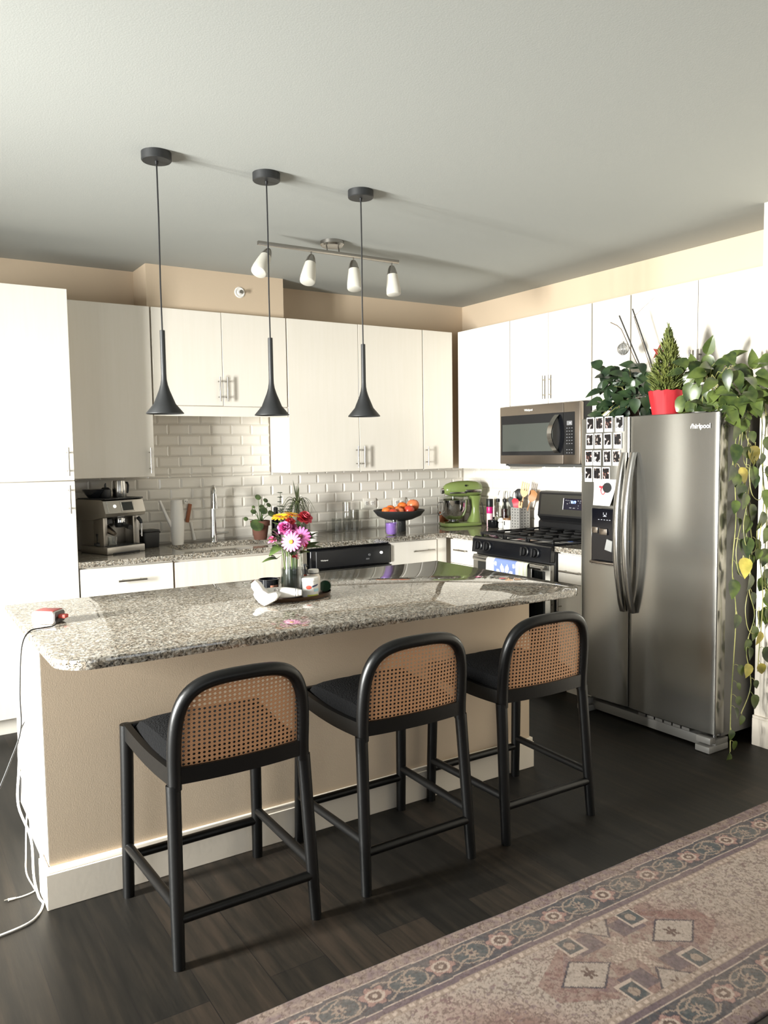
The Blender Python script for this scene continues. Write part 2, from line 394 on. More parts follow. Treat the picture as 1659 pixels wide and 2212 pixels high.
cabinet('wall_cabinet', 'wide two-door wall cabinet above the dishwasher', 'S', -1.7366, -.626, DU, ZB, ZT,
        [('door', -1.7366, -1.1825, ZB, ZT, (-1.211, 1.468, .15, True)), ('door', -1.1825, -.626, ZB, ZT, (-1.158, 1.468, .15, True))], group=G1)
cabinet('wall_cabinet', 'narrow single-door wall cabinet meeting the corner above the fruit bowl', 'S', -.622, -DU-.03, DU, ZB, ZT,
        [('door', -.622, -DU-.03, ZB, ZT, (-.60, 1.466, .14, True))], group=G1)
t = cabinet('wall_cabinet', 'plain white corner wall cabinet above the green stand mixer', 'W', DU+.004, .934, DU, ZB, ZT,
        [('door', DU+.028, .934, ZB, ZT, None)], group=G1)
cabinet('wall_cabinet', 'two-door wall cabinet mounted directly above the microwave', 'W', .938, 1.692, DU, 1.803, ZT,
        [('door', .938, 1.315, 1.803, ZT, (1.289, 1.912, .155, True)), ('door', 1.315, 1.692, 1.803, ZT, (1.344, 1.912, .155, True))], group=G1)
cabinet('wall_cabinet', 'narrow tall wall cabinet between the microwave and the plants', 'W', 1.698, 1.994, DU, ZB, ZT,
        [('door', 1.698, 1.994, ZB, ZT, None)], group=G1)
cabinet('wall_cabinet', 'two-door wall cabinet above the refrigerator behind the plants', 'W', 2.0, 2.9, DU, 1.735, ZT,
        [('door', 2.0, 2.4527, 1.735, ZT, (2.427, 1.95, .155, True)), ('door', 2.4527, 2.9, 1.735, ZT, (2.478, 1.95, .155, True))], group=G1)
# base run on the back wall
D = .615
cabinet('base_cabinet', 'white base cabinet with drawer below the espresso machine', 'S', -3.183, -2.652, D, 0, .882,
        [('drawer', -3.183, -2.655, .70, .872, (-2.90, .79, .16, False)), ('door', -3.183, -2.655, .10, .70, (-2.69, .6, .155, True))], toe=.1, group=G2)
SINKF = laminate('sink_front_laminate', (230, 217, 203), (236, 226, 214))
cabinet('base_cabinet', 'pale sink base cabinet with false front below the tap', 'S', -2.646, -1.762, D, 0, .882,
        [('false_front', -2.646, -1.80, .70, .866, None), ('door', -2.646, -2.223, .10, .70, (-2.25, .6, .155, True)), ('door', -2.223, -1.80, .10, .70, (-2.195, .6, .155, True))], toe=.1, group=G2, front=SINKF)
cabinet('base_cabinet', 'white drawer base cabinet beside the dishwasher, in the corner', 'S', -1.125, -.725, D, 0, .882,
        [('drawer', -1.125, -.727, .70, .872, (-.86, .80, .18, False)), ('door', -1.125, -.727, .10, .70, None)], toe=.1, group=G2)
b = B(); fbox(b, 'S', -.722, -.642, D-.03, D-.004, .1, .882); fbox(b, 'S', -.722, -.012, .012, D-.06, .1, .882)
fbox(b, 'S', -.722, -.642, D-.09, D-.07, 0, .1); tag(obj('corner_filler', b, LAM), 'narrow white filler panel closing the base cabinet corner', 'panel')
cabinet('base_cabinet', 'white drawer base cabinet between the corner and the cooker', 'W', .66, .966, .64, 0, .882,
        [('drawer', .66, .966, .70, .872, (.80, .80, .13, False)), ('door', .66, .966, .10, .70, None)], toe=.1, group=G2, d0=.06)
cabinet('base_cabinet', 'pale drawer base cabinet between the cooker and the refrigerator', 'W', 1.732, 1.985, .64, 0, .882,
        [('drawer', 1.732, 1.985, .695, .872, (1.855, .77, .165, False)), ('door', 1.732, 1.985, .10, .695, (1.762, .60, .155, True))], toe=.1, group=G2)

# worktop: one L-shaped slab with the sink cut-out, plus the small piece beside the refrigerator
SK = (-2.56, -1.86, -.53, -.14)   # sink cut-out
def poly_slab(outline, z0, z1, holes=(), bev=.003):
    """flat slab from an outline with rectangular holes, via grid decomposition"""
    b = B()
    xs = sorted({p[0] for p in outline} | {h[i] for h in holes for i in (0, 1)}); ys = sorted({p[1] for p in outline} | {h[i] for h in holes for i in (2, 3)})
    def inside(x, y):
        c = False; n = len(outline)
        for i in range(n):
            (x1, y1), (x2, y2) = outline[i], outline[(i+1) % n]
            if (y1 > y) != (y2 > y) and x < (x2-x1)*(y-y1)/(y2-y1)+x1: c = not c
        return c and not any(h[0] < x < h[1] and h[2] < y < h[3] for h in holes)
    cell = {(i, j) for i in range(len(xs)-1) for j in range(len(ys)-1) if inside((xs[i]+xs[i+1])/2, (ys[j]+ys[j+1])/2)}
    vt = {}
    def vert(i, j, k):
        if (i, j, k) not in vt: vt[(i, j, k)] = b._v((xs[i], ys[j], (z0, z1)[k]))
        return vt[(i, j, k)]
    for (i, j) in cell:
        b._f([vert(i, j, 1), vert(i+1, j, 1), vert(i+1, j+1, 1), vert(i, j+1, 1)]); b._f([vert(i, j, 0), vert(i, j+1, 0), vert(i+1, j+1, 0), vert(i+1, j, 0)])
        for (di, dj, p, q) in ((0, -1, (i, j), (i+1, j)), (1, 0, (i+1, j), (i+1, j+1)), (0, 1, (i+1, j+1), (i, j+1)), (-1, 0, (i, j+1), (i, j))):
            if (i+di, j+dj) not in cell: b._f([vert(*p, 0), vert(*q, 0), vert(*q, 1), vert(*p, 1)])
    es = [e for e in b.bm.edges if len(e.link_faces) == 2 and abs(e.calc_face_angle(0)) > .5 and all(v.co.z > z1-1e-4 for v in e.verts)]
    bmesh.ops.bevel(b.bm, geom=es, offset=bev, segments=2, affect='EDGES', profile=.5)
    for f in b.bm.faces: f.smooth = f.calc_area() < .002 and abs(f.normal.z) < .98
    return b
DC = .6425
tag(obj('worktop', poly_slab([(-3.185, -.010), (-3.185, -DC), (-.665, -DC), (-.665, -.968), (-.010, -.968), (-.010, -.010)], .882, ZC, [SK]), GRANITE),
    'L-shaped speckled granite worktop with the sink cut-out', 'worktop')
tag(obj('worktop', poly_slab([(-.665, -1.987), (-.010, -1.987), (-.010, -1.730), (-.665, -1.730)], .882, ZC), GRANITE),
    'short granite worktop piece between the cooker and the refrigerator', 'worktop')
# undermount sink
loc = V((-2.21, -.335, .70)); t = thing('kitchen_sink', 'undermount stainless steel sink below the tap', 'sink', loc)
b = B(); x0, x1, y0, y1 = SK[0]-.012, SK[1]+.012, SK[2]-.012, SK[3]+.012
b.box(x0-.004, x0, y0, y1, .70, .881).box(x1, x1+.004, y0, y1, .70, .881).box(x0, x1, y0-.004, y0, .70, .881).box(x0, x1, y1, y1+.004, .70, .881).box(x0, x1, y0, y1, .70, .704)
obj('basin', b, STEEL_LT, t, world=loc)
b = B().lathe([(0, .7045), (.035, .7045), (.042, .708), (.045, .7045)], (-2.21, -.335, 0), 20); obj('drain', b, CHROME, t, world=loc)

# ------------------------------------------------------------------ island
IX0, IX1, IYB, IYF = -3.707, -1.557, -1.74, -2.839
BX0, BX1, BY = -3.697, -1.565, -2.477
loc = V(((BX0+BX1)/2, (IYB+BY)/2, 0))
t = thing('kitchen_island', 'taupe kitchen island base with white baseboard facing the stools', 'island', loc)
obj('knee_wall', B().box(BX0, BX1, BY, BY+.125, 0, ZI-.032), TAUPE, t, world=loc)['label'] = 'taupe painted face behind the stools'
b = B(); b.box(BX0+.03, BX1-.02, BY+.125, IYB-.035, .1, ZI-.032).box(BX0+.03, BX1-.02, BY+.125, IYB-.10, 0, .1); obj('cabinet_box', b, WHITE_WALL, t, world=loc)
obj('lit_end_and_side_panel', B().box(BX0-.003, BX0, BY, BY+.125, .145, ZI-.032).box(BX0+.012, BX0+.03, BY+.13, IYB-.03, .1, ZI-.032), WHITE_TRIM, t, world=loc)  # first box: white sheet painting the knee wall end as lit; second: cabinet side
b = B()
for (x0, x1, y0, y1) in ((BX0-.016, BX1+.016, BY-.016, BY), (BX0-.016, BX0-.003, BY, BY+.125), (BX1, BX1+.016, BY, BY+.125)):
    b.box(x0, x1, y0, y1, 0, .122, .002, 1)
    b.box(x0+.004*(x0 < BX0), x1-.004*(x1 > BX1), y0+.004*(y0 < BY), y1, .122, .142, .003, 2)
obj('baseboard', b, WHITE_TRIM, t, world=loc)
for i in range(3):
    w = (BX1-BX0-.06)/3; a = BX0+.035+w*i
    o = obj('door', B().box(a+.002, a+w-.002, IYB-.035, IYB-.016, .11, ZI-.045), LAM, t, world=loc)
def rounded_rect(x0, x1, y0, y1, rads, n=10):
    """corners in order (x0,y0),(x1,y0),(x1,y1),(x0,y1)"""
    P = []
    for (cx, cy, r, a) in ((x0, y0, rads[0], PI), (x1, y0, rads[1], 1.5*PI), (x1, y1, rads[2], 0), (x0, y1, rads[3], .5*PI)):
        sx, sy = (1 if cx == x0 else -1), (1 if cy == y0 else -1)
        if r <= 0: P.append((cx, cy)); continue
        for i in range(n+1):
            th = a + (PI/2)*i/n; P.append((cx+sx*r+r*math.cos(th), cy+sy*r+r*math.sin(th)))
    return P
b = B().prism(rounded_rect(IX0, IX1, IYF, IYB, (.11, .11, .004, .004), 12), lambda u, v, d: (u, v, d), ZI-.032, ZI, .004, 2)
tag(obj('island_worktop', b, GRANITE), 'polished speckled granite island worktop with rounded front corners', 'worktop')
# ------------------------------------------------------------------ refrigerator (faces the island)
W = lambda a, d, z: V((-d, -a, z))     # right-hand run: along, depth from wall, height
def wbox(b, a0, a1, d0, d1, z0, z1, bev=0, seg=2): return fbox(b, 'W', a0, a1, d0, d1, z0, z1, bev, seg)
BRAND = 'Whirlpool'
loc = V((-.40, -2.45, 0)); FR = thing('refrigerator', 'side-by-side stainless refrigerator with instant photos on the freezer door', 'refrigerator', loc)
GREYCASE = mat('grey_case_paint', (108, 106, 102), .45, var=.05, bump=.08, bscale=300)
b = B(); wbox(b, 2.005, 2.868, .30, .655, .07, 1.655, .004); obj('case', b, GREYCASE, FR, world=loc)
b = B(); wbox(b, 2.02, 2.858, .03, .30, .07, 1.645, .003); obj('rear_housing', b, BLACK_PLASTIC, FR, world=loc)
def fridge_door(a0, a1, bulge):
    b = B(); n = 18; P = []; R = .007
    ts = [0, .002, .006, .013] + [i/n for i in range(1, n)] + [.987, .994, .998, 1]
    for t in ts:
        q = min(t, 1-t)*(a1-a0); rr = R-math.sqrt(max(0, R*R-(R-q)**2)) if q < R else 0
        P.append((a0+(a1-a0)*t, .728+bulge*(1-(2*t-1)**2)-rr))
    P = [(a0, .662)] + P + [(a1, .662)]
    b.prism(P, lambda u, v, d: W(u, v, d), .095, 1.668, .003, 1); return b
DS = (2.098, 2.288, .862, 1.168)      # dispenser opening on the freezer door
fz = obj('freezer_door', fridge_door(2.003, 2.347, .010), STEEL, FR, world=loc)
rd = obj('fresh_food_door', fridge_door(2.353, 2.885, .013), STEEL, FR, world=loc)
for nm, a, par in (('handle', 2.326, fz), ('handle', 2.386, rd)):
    b = B(); pts = []; n = 18
    for i in range(n+1):
        t = i/n; z = .622+(1.478-.622)*t; d = .748+.062*math.sin(PI*t)**.8; pts.append((a, d, z))
    def q(u, v): return None
    ring = []
    for (aa, d, z) in pts: ring.append([b._v(W(aa+da, d+dd, z)) for da, dd in ((-.0165, -.016), (.0165, -.016), (.0165, .004), (.011, .008), (-.011, .008), (-.0165, .004))])
    for A, C in zip(ring, ring[1:]):
        for k in range(6): b._f([A[k], A[(k+1) % 6], C[(k+1) % 6], C[k]])
    b._f(ring[0][::-1]); b._f(ring[-1]); bmesh.ops.recalc_face_normals(b.bm, faces=b.bm.faces)
    obj(nm, b, STEEL_LT, par, world=loc)['label'] = 'bowed bright steel handle'
# dispenser: proud bezel around a dark recess
b = B(); a0, a1, z0, z1 = DS; d0 = .740
for r in ((a0-.006, a0, z0-.006, z1+.006), (a1, a1+.006, z0-.006, z1+.006), (a0, a1, z1, z1+.006), (a0, a1, z0-.006, z0)): wbox(b, r[0], r[1], .728, .7425, r[2], r[3], .002, 1)
dp = obj('dispenser', b, STEEL_LT, FR, world=loc)
b = B(); wbox(b, a0, a1, .730, .7408, z0, z1); obj('recess', b, mat('dispenser_black', (10, 11, 18), .12), dp, world=loc)
b = B(); wbox(b, a0+.06, a0+.115, .739, .751, 1.025, 1.06, .002)
wbox(b, a0+.005, a0+.045, .739, .747, 1.032, 1.066, .002); obj('chute', b, STEEL_H, dp, world=loc)
b = B(); b.prism([(a0+.10, .945), (a0+.15, .935), (a0+.155, .995), (a0+.115, 1.005)], lambda u, v, d: W(u, d, v), .739, .752, .002, 1); obj('paddle', b, mat('grey_paddle', (170, 170, 168), .3), dp, world=loc)
b = B(); wbox(b, a0+.006, a1-.004, .738, .768, z0+.004, z0+.018, .003); obj('drip_tray', b, STEEL_H, dp, world=loc)
b = B()
for (u, z, w_, h_) in ((.083, 1.142, .003, .014), (.104, 1.142, .003, .014), (.093, 1.128, .024, .003), (.093, 1.133, .010, .006)): wbox(b, a0+u-w_/2, a0+u+w_/2, .7408, .7414, z-h_/2, z+h_/2)
for u in (.05, .07, .09, .11, .128): wbox(b, a0+u-.005, a0+u+.005, .7408, .7414, 1.107, 1.110)
obj('button_marks', b, mat('pale_marks', (170, 172, 180), .5), dp, world=loc)
text('brand_lettering', BRAND, .032, W(2.775, .7375, 1.601)-loc, (0, -1, 0), (0, 0, 1), WHITE_PL, rd, .0012, bold=.0006)
b = B(); wbox(b, 2.02, 2.87, .60, .70, .012, .062, .003)
for k in range(6): wbox(b, 2.40+.055*k, 2.445+.055*k, .696, .7015, .064, .078)
obj('toe_grille', b, GREYCASE, FR, world=loc)
for a in (2.03, 2.82):
    b = B(); wbox(b, a-.03, a+.052, .60, .752, .002, .034, .004); wbox(b, a-.03, a+.05, .70, .744, .046, .078, .003); obj('foot_cover', b, mat('grey_foot', (128, 126, 122), .4), FR, world=loc)
obj('hinge', B().cyl(W(2.868, .705, .078), W(2.868, .705, .096), .012), CHROME, FR, world=loc); obj('hinge', B().cyl(W(2.87, .69, 1.667), W(2.87, .69, 1.68), .012), GREYCASE, FR, world=loc)

# ------------------------------------------------------------------ instant photos on the freezer door
PH_FR = mat('photo_border', (240, 236, 232), .35, var=.01)
def photo_mat(k):
    m = bpy.data.materials.new('photo_print_%d' % k); m.use_nodes = True; nt = m.node_tree; p = nt.nodes['Principled BSDF']
    tc = nt.nodes.new('ShaderNodeTexCoord'); mp = nt.nodes.new('ShaderNodeMapping'); mp.inputs['Location'].default_value = (k*3.1, k*1.7, k*.9); nt.links.new(tc.outputs['Object'], mp.inputs[0])
    n = nt.nodes.new('ShaderNodeTexNoise'); n.inputs['Scale'].default_value = 55; n.inputs['Detail'].default_value = 2; nt.links.new(mp.outputs[0], n.inputs[0])
    warm = [(150, 136, 130), (140, 122, 112), (150, 104, 92), (150, 148, 146)][k % 4]
    r = ramp(nt, [(.42, (16, 14, 16)), (.55, (34, 30, 31)), (.62, warm), (.70, (214, 210, 206))]); nt.links.new(n.outputs['Fac'], r.inputs[0]); nt.links.new(r.outputs[0], p.inputs['Base Color'])
    p.inputs['Roughness'].default_value = .25; return m
PM = [photo_mat(k) for k in range(6)]
def door_d(a, a0=2.003, a1=2.347, bulge=.010): t = (a-a0)/(a1-a0); return .728+bulge*(1-(2*t-1)**2)
rows = [('top', 1.632, [2.079, 2.146, 2.211, 2.284], ['nearest the microwave', 'second from the microwave', 'third from the microwave', 'nearest the door gap']),
        ('second', 1.542, [2.073, 2.138, 2.207, 2.273], ['nearest the microwave', 'second from the microwave', 'third from the microwave', 'nearest the door gap']),
        ('third', 1.449, [2.068, 2.131, 2.204, 2.266], ['nearest the microwave', 'second from the microwave', 'third from the microwave', 'beside the freezer handle']),
        ('bottom', 1.357, [2.066, 2.131, 2.196], ['nearest the microwave', 'in the middle', 'farthest from the microwave'])]
looks = ['two pale shapes', 'a dark print', 'a dim print', 'a bright round spot']
k = 0
for rn, z, As, pos in rows:
    for i, a in enumerate(As):
        d = door_d(a)+.0006; w_, h_ = .027, .0415; rz = random.uniform(-.03, .03)
        t = thing('instant_photo', 'white-bordered instant photo in the %s row, %s' % (rn, pos[i]), 'photo', W(a, d, z), 0, 'instant photos on the freezer door')
        t.rotation_euler = (rz, 0, 0)
        obj('photo_border', B().box(-.0012, 0, -w_, w_, -h_, h_), PH_FR, t)
        obj('picture', B().box(-.0017, -.0011, -w_+.0045, w_-.0045, -h_+.019, h_-.006), PM[k % 6], t); k += 1
# drawn card under a round black magnet
dd = door_d(2.20)
t = thing('paper_card', 'curled white card with a small red drawing under a black magnet', 'card', W(2.193, dd+.002, 1.26))
b = B()
def cardf(u, v):
    a = -.082+.164*u+(.018*(1-v)*(1-2*u)); z = -.072+.144*v; return V((-.002-.022*(1-v)**2*(.6+.4*u), -(a-.012*(1-v)), z))
b.sheet(cardf, 10, 10); o = obj('sheet', b, PAPER, t); sm = o.modifiers.new('thickness', 'SOLIDIFY'); sm.thickness = .0006
b = B()
RED = mat('red_print', (190, 40, 52), .5); 
b.prism([(.006+.018*math.cos(x*PI/6), .012+.026*math.sin(x*PI/6)) for x in range(12)], lambda u, v, d: V((-.009+d, u+.004, v)), 0, .0004)
b.ball((-.0085, .03, .03), (.0005, .009, .007), 10, 6); obj('drawing', b, RED, t)
b = B(); b.prism([(.005+.011*math.cos(x*PI/6), .008+.016*math.sin(x*PI/6)) for x in range(12)], lambda u, v, d: V((-.0096+d, u+.004, v)), 0, .0004); obj('drawing_face', b, mat('pale_pink_print', (232, 196, 186), .5), t)
m_ = thing('fridge_magnet', 'round black magnet holding the white card', 'magnet', W(2.212, dd+.007, 1.286))
obj('disc', B().cyl((0, 0, 0), (-.008, 0, 0), .029, .027, 28), BLACK_PLASTIC, m_)

# ------------------------------------------------------------------ over-the-range microwave
loc = V((-.2, -1.32, 1.39)); t = thing('microwave', 'stainless microwave mounted above the cooker', 'microwave', loc)
A0, A1, Z0, Z1, DF = .945, 1.698, 1.402, 1.796, .418
b = B(); wbox(b, A0+.003, A1-.003, .004, .385, Z0+.002, 1.80, .003); obj('case', b, BLACK_PLASTIC, t, world=loc)
b = B(); wbox(b, A0, A1-.145, .386, DF, Z0+.003, Z1, .006, 2); dr = obj('door', b, STEEL_H, t, world=loc)
b = B(); wbox(b, A1-.143, A1, .386, DF, Z0+.003, Z1, .006, 2); cp = obj('control_panel', b, STEEL_H, t, world=loc)
b = B(); wbox(b, A0+.014, A1-.1445, DF-.004, DF+.0015, Z0+.062, Z1-.062, .001, 1); wg = obj('door_glass', b, BLACK_GLOSS, dr, world=loc)
b = B(); wbox(b, A0+.03, A1-.235, DF+.001, DF+.0022, Z0+.088, Z1-.122); obj('window_mesh', b, mat('microwave_window', (62, 66, 62), .08, spec=.6), dr, world=loc)
b = B(); wbox(b, A1-.1425, A1-.045, DF-.004, DF+.0015, Z0+.062, Z1-.062, .001, 1); obj('keypad_panel', b, BLACK_GLOSS, cp, world=loc)
MARK = mat('keypad_print', (120, 120, 122), .5)
for rows_ in (range(6), range(7, 9)):
  b = B()
  for r in rows_:
    for c in range(3): wbox(b, A1-.115+.021*c, A1-.105+.021*c, DF+.001, DF+.0021, Z1-.165-.0195*r, Z1-.161-.0195*r)
  obj('keypad_marks', b, MARK, cp, world=loc)
obj('clock_window', wbox(B(), A1-.112, A1-.066, DF+.001, DF+.002, Z1-.145, Z1-.118), MARK, cp, world=loc)
obj('clock_digit', wbox(B(), A1-.086, A1-.080, DF+.0015, DF+.0026, Z1-.134, Z1-.128), mat('white_led', (255, 255, 255), .4, **{'Emission Color': (1, 1, 1, 1), 'Emission Strength': 2}), cp, world=loc)
b = B(); n = 16; ring = []
for i in range(n+1):
    s_ = i/n; z = Z0+.075+(Z1-Z0-.15)*s_; d = DF+.006+.052*math.sin(PI*s_)**.8; a = A1-.19-.018*math.sin(PI*s_)
    ring.append([b._v(W(a+da, d+dd_, z)) for da, dd_ in ((-.018, -.004), (.018, -.004), (.018, .003), (-.018, .006))])
for A, C in zip(ring, ring[1:]):
    for q in range(4): b._f([A[q], A[(q+1) % 4], C[(q+1) % 4], C[q]])
b._f(ring[0][::-1]); b._f(ring[-1]); bmesh.ops.recalc_face_normals(b.bm, faces=b.bm.faces); obj('handle', b, STEEL_LT, dr, world=loc)
text('brand_lettering', BRAND, .019, W(A0+.29, DF+.0012, Z1-.032)-loc, (0, -1, 0), (0, 0, 1), WHITE_PL, dr, .0008, bold=.0004)
b = B(); wbox(b, A0+.03, A1-.02, .05, .37, Z0-.016, Z0+.003, .004); wbox(b, A0+.012, A0+.028, .36, .375, Z0-.01, Z0+.003); obj('vent_base', b, mat('vent_grey', (60, 60, 58), .4), t, world=loc)

# ------------------------------------------------------------------ gas range
A0, A1 = .975, 1.726
loc = V((-.35, -1.333, 0)); t = thing('gas_range', 'black and stainless gas range with a towel on its oven handle', 'cooker', loc)
b = B(); wbox(b, A0, A1, .02, .655, .08, .905, .003); wbox(b, A0+.02, A1-.02, .05, .60, 0, .08); obj('body', b, BLACK_PLASTIC, t, world=loc)
b = B(); wbox(b, A0-.001, A1+.001, .03, .672, .905, .922, .006, 2); obj('cooktop', b, BLACK_GLOSS, t, world=loc)
b = B(); b.prism([(.66, .815), (.700, .815), (.690, .905), (.672, .918), (.655, .918)], lambda u, v, d: W(d, u, v), A0, A1, .003, 1); pn = obj('control_panel', b, BLACK_GLOSS, t, world=loc)
for a in (A0+.075, A0+.165, A1-.225, A1-.13):
    b = B(); M = (W(1, 0, 0)-W(0, 0, 0)); nrm = V((-1, 0, .11)).normalized(); q = nrm.to_track_quat('Z', 'Y').to_matrix(); c = W(a, .692, .862)
    b.lathe([(.031, 0), (.031, .006), (.025, .010), (.024, .028), (0, .029)], c, 22, q)
    u = V((0, 1, 0)); up_ = nrm.cross(u)
    P = [c+nrm*.028, ]
    b.M = Matrix.Translation(c) @ q.to_4x4(); b.box(-.007, .007, -.027, .027, .010, .042, .003, 2); b.M = None
    k = obj('knob', b, BLACK_PLASTIC, t, world=loc); 
b = B(); wbox(b, A0+.003, A1-.003, .655, .69, .20, .80, .006, 2); od = obj('oven_door', b, STEEL, t, world=loc)
b = B(); wbox(b, A0+.055, A1-.05, .688, .692, .27, .755, .002, 1); obj('door_glass', b, DARK_GLASS, od, world=loc)
b = B(); b.tube([W(A0+.065+(A1-A0-.10)*i/10, .735, .784) for i in range(11)], .0155, 12, flat=.6, up=(0, 0, 1))
for a in (A0+.08, A1-.05): wbox(b, a-.012, a+.012, .685, .735, .774, .794, .003)
obj('handle', b, STEEL_LT, od, world=loc)
b = B(); wbox(b, A0+.003, A1-.003, .655, .688, .085, .192, .005, 2); obj('storage_drawer', b, STEEL, t, world=loc)
# backguard
b = B(); b.prism([(.012, .92), (.085, .92), (.085, .985), (.07, 1.0), (.095, 1.03), (.075, 1.195), (.06, 1.205), (.012, 1.205)], lambda u, v, d: W(d, u, v), A0+.002, A1-.002, .004, 2); bg_ = obj('backguard', b, BLACK_PLASTIC, t, world=loc)
b = B(); P = lambda a, z, e: W(a, .095-.02*(z-1.03)/.165+e, z)
b.prism([(A0+.028, 1.042), (A1-.028, 1.042), (A1-.028, 1.183), (A0+.028, 1.183)], lambda u, v, d: P(u, v, d), -.001, .002, 0); obj('backguard_panel', b, brushed('range_panel_steel', (104, 104, 100), .35, 1), bg_, world=loc)
b = B(); b.prism([(A0+.255, 1.085), (A0+.495, 1.085), (A0+.495, 1.160), (A0+.255, 1.160)], lambda u, v, d: P(u, v, d), .001, .0045, 0); obj('display', b, mat('display_navy', (16, 14, 34), .12), bg_, world=loc)
b = B(); b.prism([(A0+.250, 1.083), (A0+.255, 1.083), (A0+.255, 1.162), (A0+.250, 1.162)], lambda u, v, d: P(u, v, d), .001, .005, 0); obj('display_edge', b, WHITE_PL, bg_, world=loc)
rt = V((0, -1, 0)); upv = (P(0, 1.1, 0)-P(0, 1.0, 0)).normalized()
text('clock_digits', '8:19', .026, P(A0+.348, 1.137, .0052)-loc, rt, upv, mat('blue_led', (90, 140, 255), .4, **{'Emission Color': (.25, .45, 1, 1), 'Emission Strength': 5}), bg_, .0004, bold=.0006)
b = B()
for (u, z, w_) in ((.272, 1.148, .010), (.29, 1.147, .010), (.285, 1.125, .012), (.31, 1.146, .012), (.308, 1.132, .008), (.312, 1.098, .02), (.345, 1.097, .02), (.385, 1.148, .01), (.405, 1.148, .012), (.405, 1.135, .008), (.392, 1.115, .006), (.39, 1.098, .006), (.44, 1.14, .01), (.46, 1.12, .012), (.45, 1.1, .01)):
    b.prism([(A0+u, z-.003), (A0+u+w_, z-.003), (A0+u+w_, z+.003), (A0+u, z+.003)], lambda x, y, d: P(x, y, d), .0044, .005)
obj('display_marks', b, MARK, bg_, world=loc)
# grates and burners
IRON = mat('cast_iron', (17, 17, 18), .55, var=.1, bump=.15, bscale=200)
for gi, (g0, g1) in enumerate(((A0+.03, A0+.262), (A0+.268, A1-.268), (A1-.262, A1-.03))):
    b = B(); zt = .948
    for d in (.10, .64): wbox(b, g0, g1, d-.007, d+.007, zt-.012, zt, .002, 1)
    for a in (g0+.006, g1-.006): wbox(b, a-.006, a+.006, .10, .64, zt-.012, zt, .002, 1)
    wbox(b, g0, g1, .363, .377, zt-.012, zt, .002, 1)
    for dc in (.235, .505):
        am = (g0+g1)/2
        wbox(b, am-.005, am+.005, dc-.13, dc-.03, zt-.010, zt+.003, .002, 1); wbox(b, am-.005, am+.005, dc+.03, dc+.13, zt-.010, zt+.003, .002, 1)
        wbox(b, g0, am-.03, dc-.005, dc+.005, zt-.010, zt+.003, .002, 1); wbox(b, am+.03, g1, dc-.005, dc+.005, zt-.010, zt+.003, .002, 1)
    for a in (g0+.008, g1-.008):
        for d in (.105, .37, .635): wbox(b, a-.006, a+.006, d-.006, d+.006, .921, zt-.01)
    obj('grate', b, IRON, t, world=loc)
for (a, d, r) in ((A0+.146, .235, .034), (A0+.146, .505, .045), ((A0+A1)/2, .37, .04), (A1-.146, .235, .045), (A1-.146, .505, .03)):
    b = B().lathe([(0, .0), (r*1.35, 0), (r*1.35, .004), (r, .006), (r, .014), (r*.85, .018), (0, .019)], W(a, d, .9215), 20); obj('burner', b, IRON, t, world=loc)

# towel over the oven handle
TOWEL = bpy.data.materials.new('printed_towel'); TOWEL.use_nodes = True
def towel_mat():
    nt = TOWEL.node_tree; p = nt.nodes['Principled BSDF']; at_ = nt.nodes.new('ShaderNodeVertexColor'); at_.layer_name = 'print'
    nt.links.new(at_.outputs['Color'], p.inputs['Base Color']); p.inputs['Roughness'].default_value = .9
towel_mat()
TA0, TA1 = 1.195, 1.585
loc2 = W((TA0+TA1)/2, .735, .80); tw = thing('dish_towel', 'white dish towel with a blue flower print hanging on the oven handle', 'towel', loc2)
NU, NV = 90, 110
def towelf(u, v):
    a = TA0+(TA1-TA0)*u; s_ = (v-.18)*.62; zt = .8015; rad = .0185
    w_ = .005*math.sin(u*19+1)+.003*math.sin(u*41)
    if v < .18: d = .735-rad+.0+w_*.1; z = zt+s_*1.0
    else: d = .735+rad+w_*min(1, (v-.18)*3); z = zt-s_
    if abs(s_) < .03:
        th = (s_/.03)*PI/2; d = .735+rad*math.sin(th)+w_*.3*max(0, math.sin(th)); z = zt-.03+.03*math.cos(th)*.8+.006
    return W(a-.012*(v-.18)*(1-2*u), d, z) - loc2
b = B(); b.sheet(towelf, NU, NV); o = obj('cloth', b, TOWEL, tw, sharp=180)
sm = o.modifiers.new('thickness', 'SOLIDIFY'); sm.thickness = .0016
ca = o.data.color_attributes.new('print', 'FLOAT_COLOR', 'POINT')
BL, CRM, GRN, WHT = lin((128, 148, 204)), lin((240, 238, 232)), lin((226, 230, 204)), lin((246, 246, 246))
for j in range(NV+1):
    for i in range(NU+1):
        u, v = i/NU, j/NV; a, s_ = (u-.5)*.39, (v-.18)*.62
        c = CRM
        if s_ > 0:
            if abs(a+.015) < .105:
                c = BL; x, y = a+.015, .125-s_; r, th = math.hypot(x, y), math.atan2(y, x)
                pet = .075*(.55+.45*abs(math.cos(th*5))); 
                if .048 < r < pet+.02 and abs(math.cos(th*5)) > .45: c = WHT
                if r < .04: c = WHT
                if r < .014: c = BL
                if math.hypot(abs(x)-.088, y-.09) < .01: c = WHT
            elif abs(a+.015) > .12 and (int((a+1)*60) % 2): c = GRN
        ca.data[j*(NU+1)+i].color = (*c, 1)

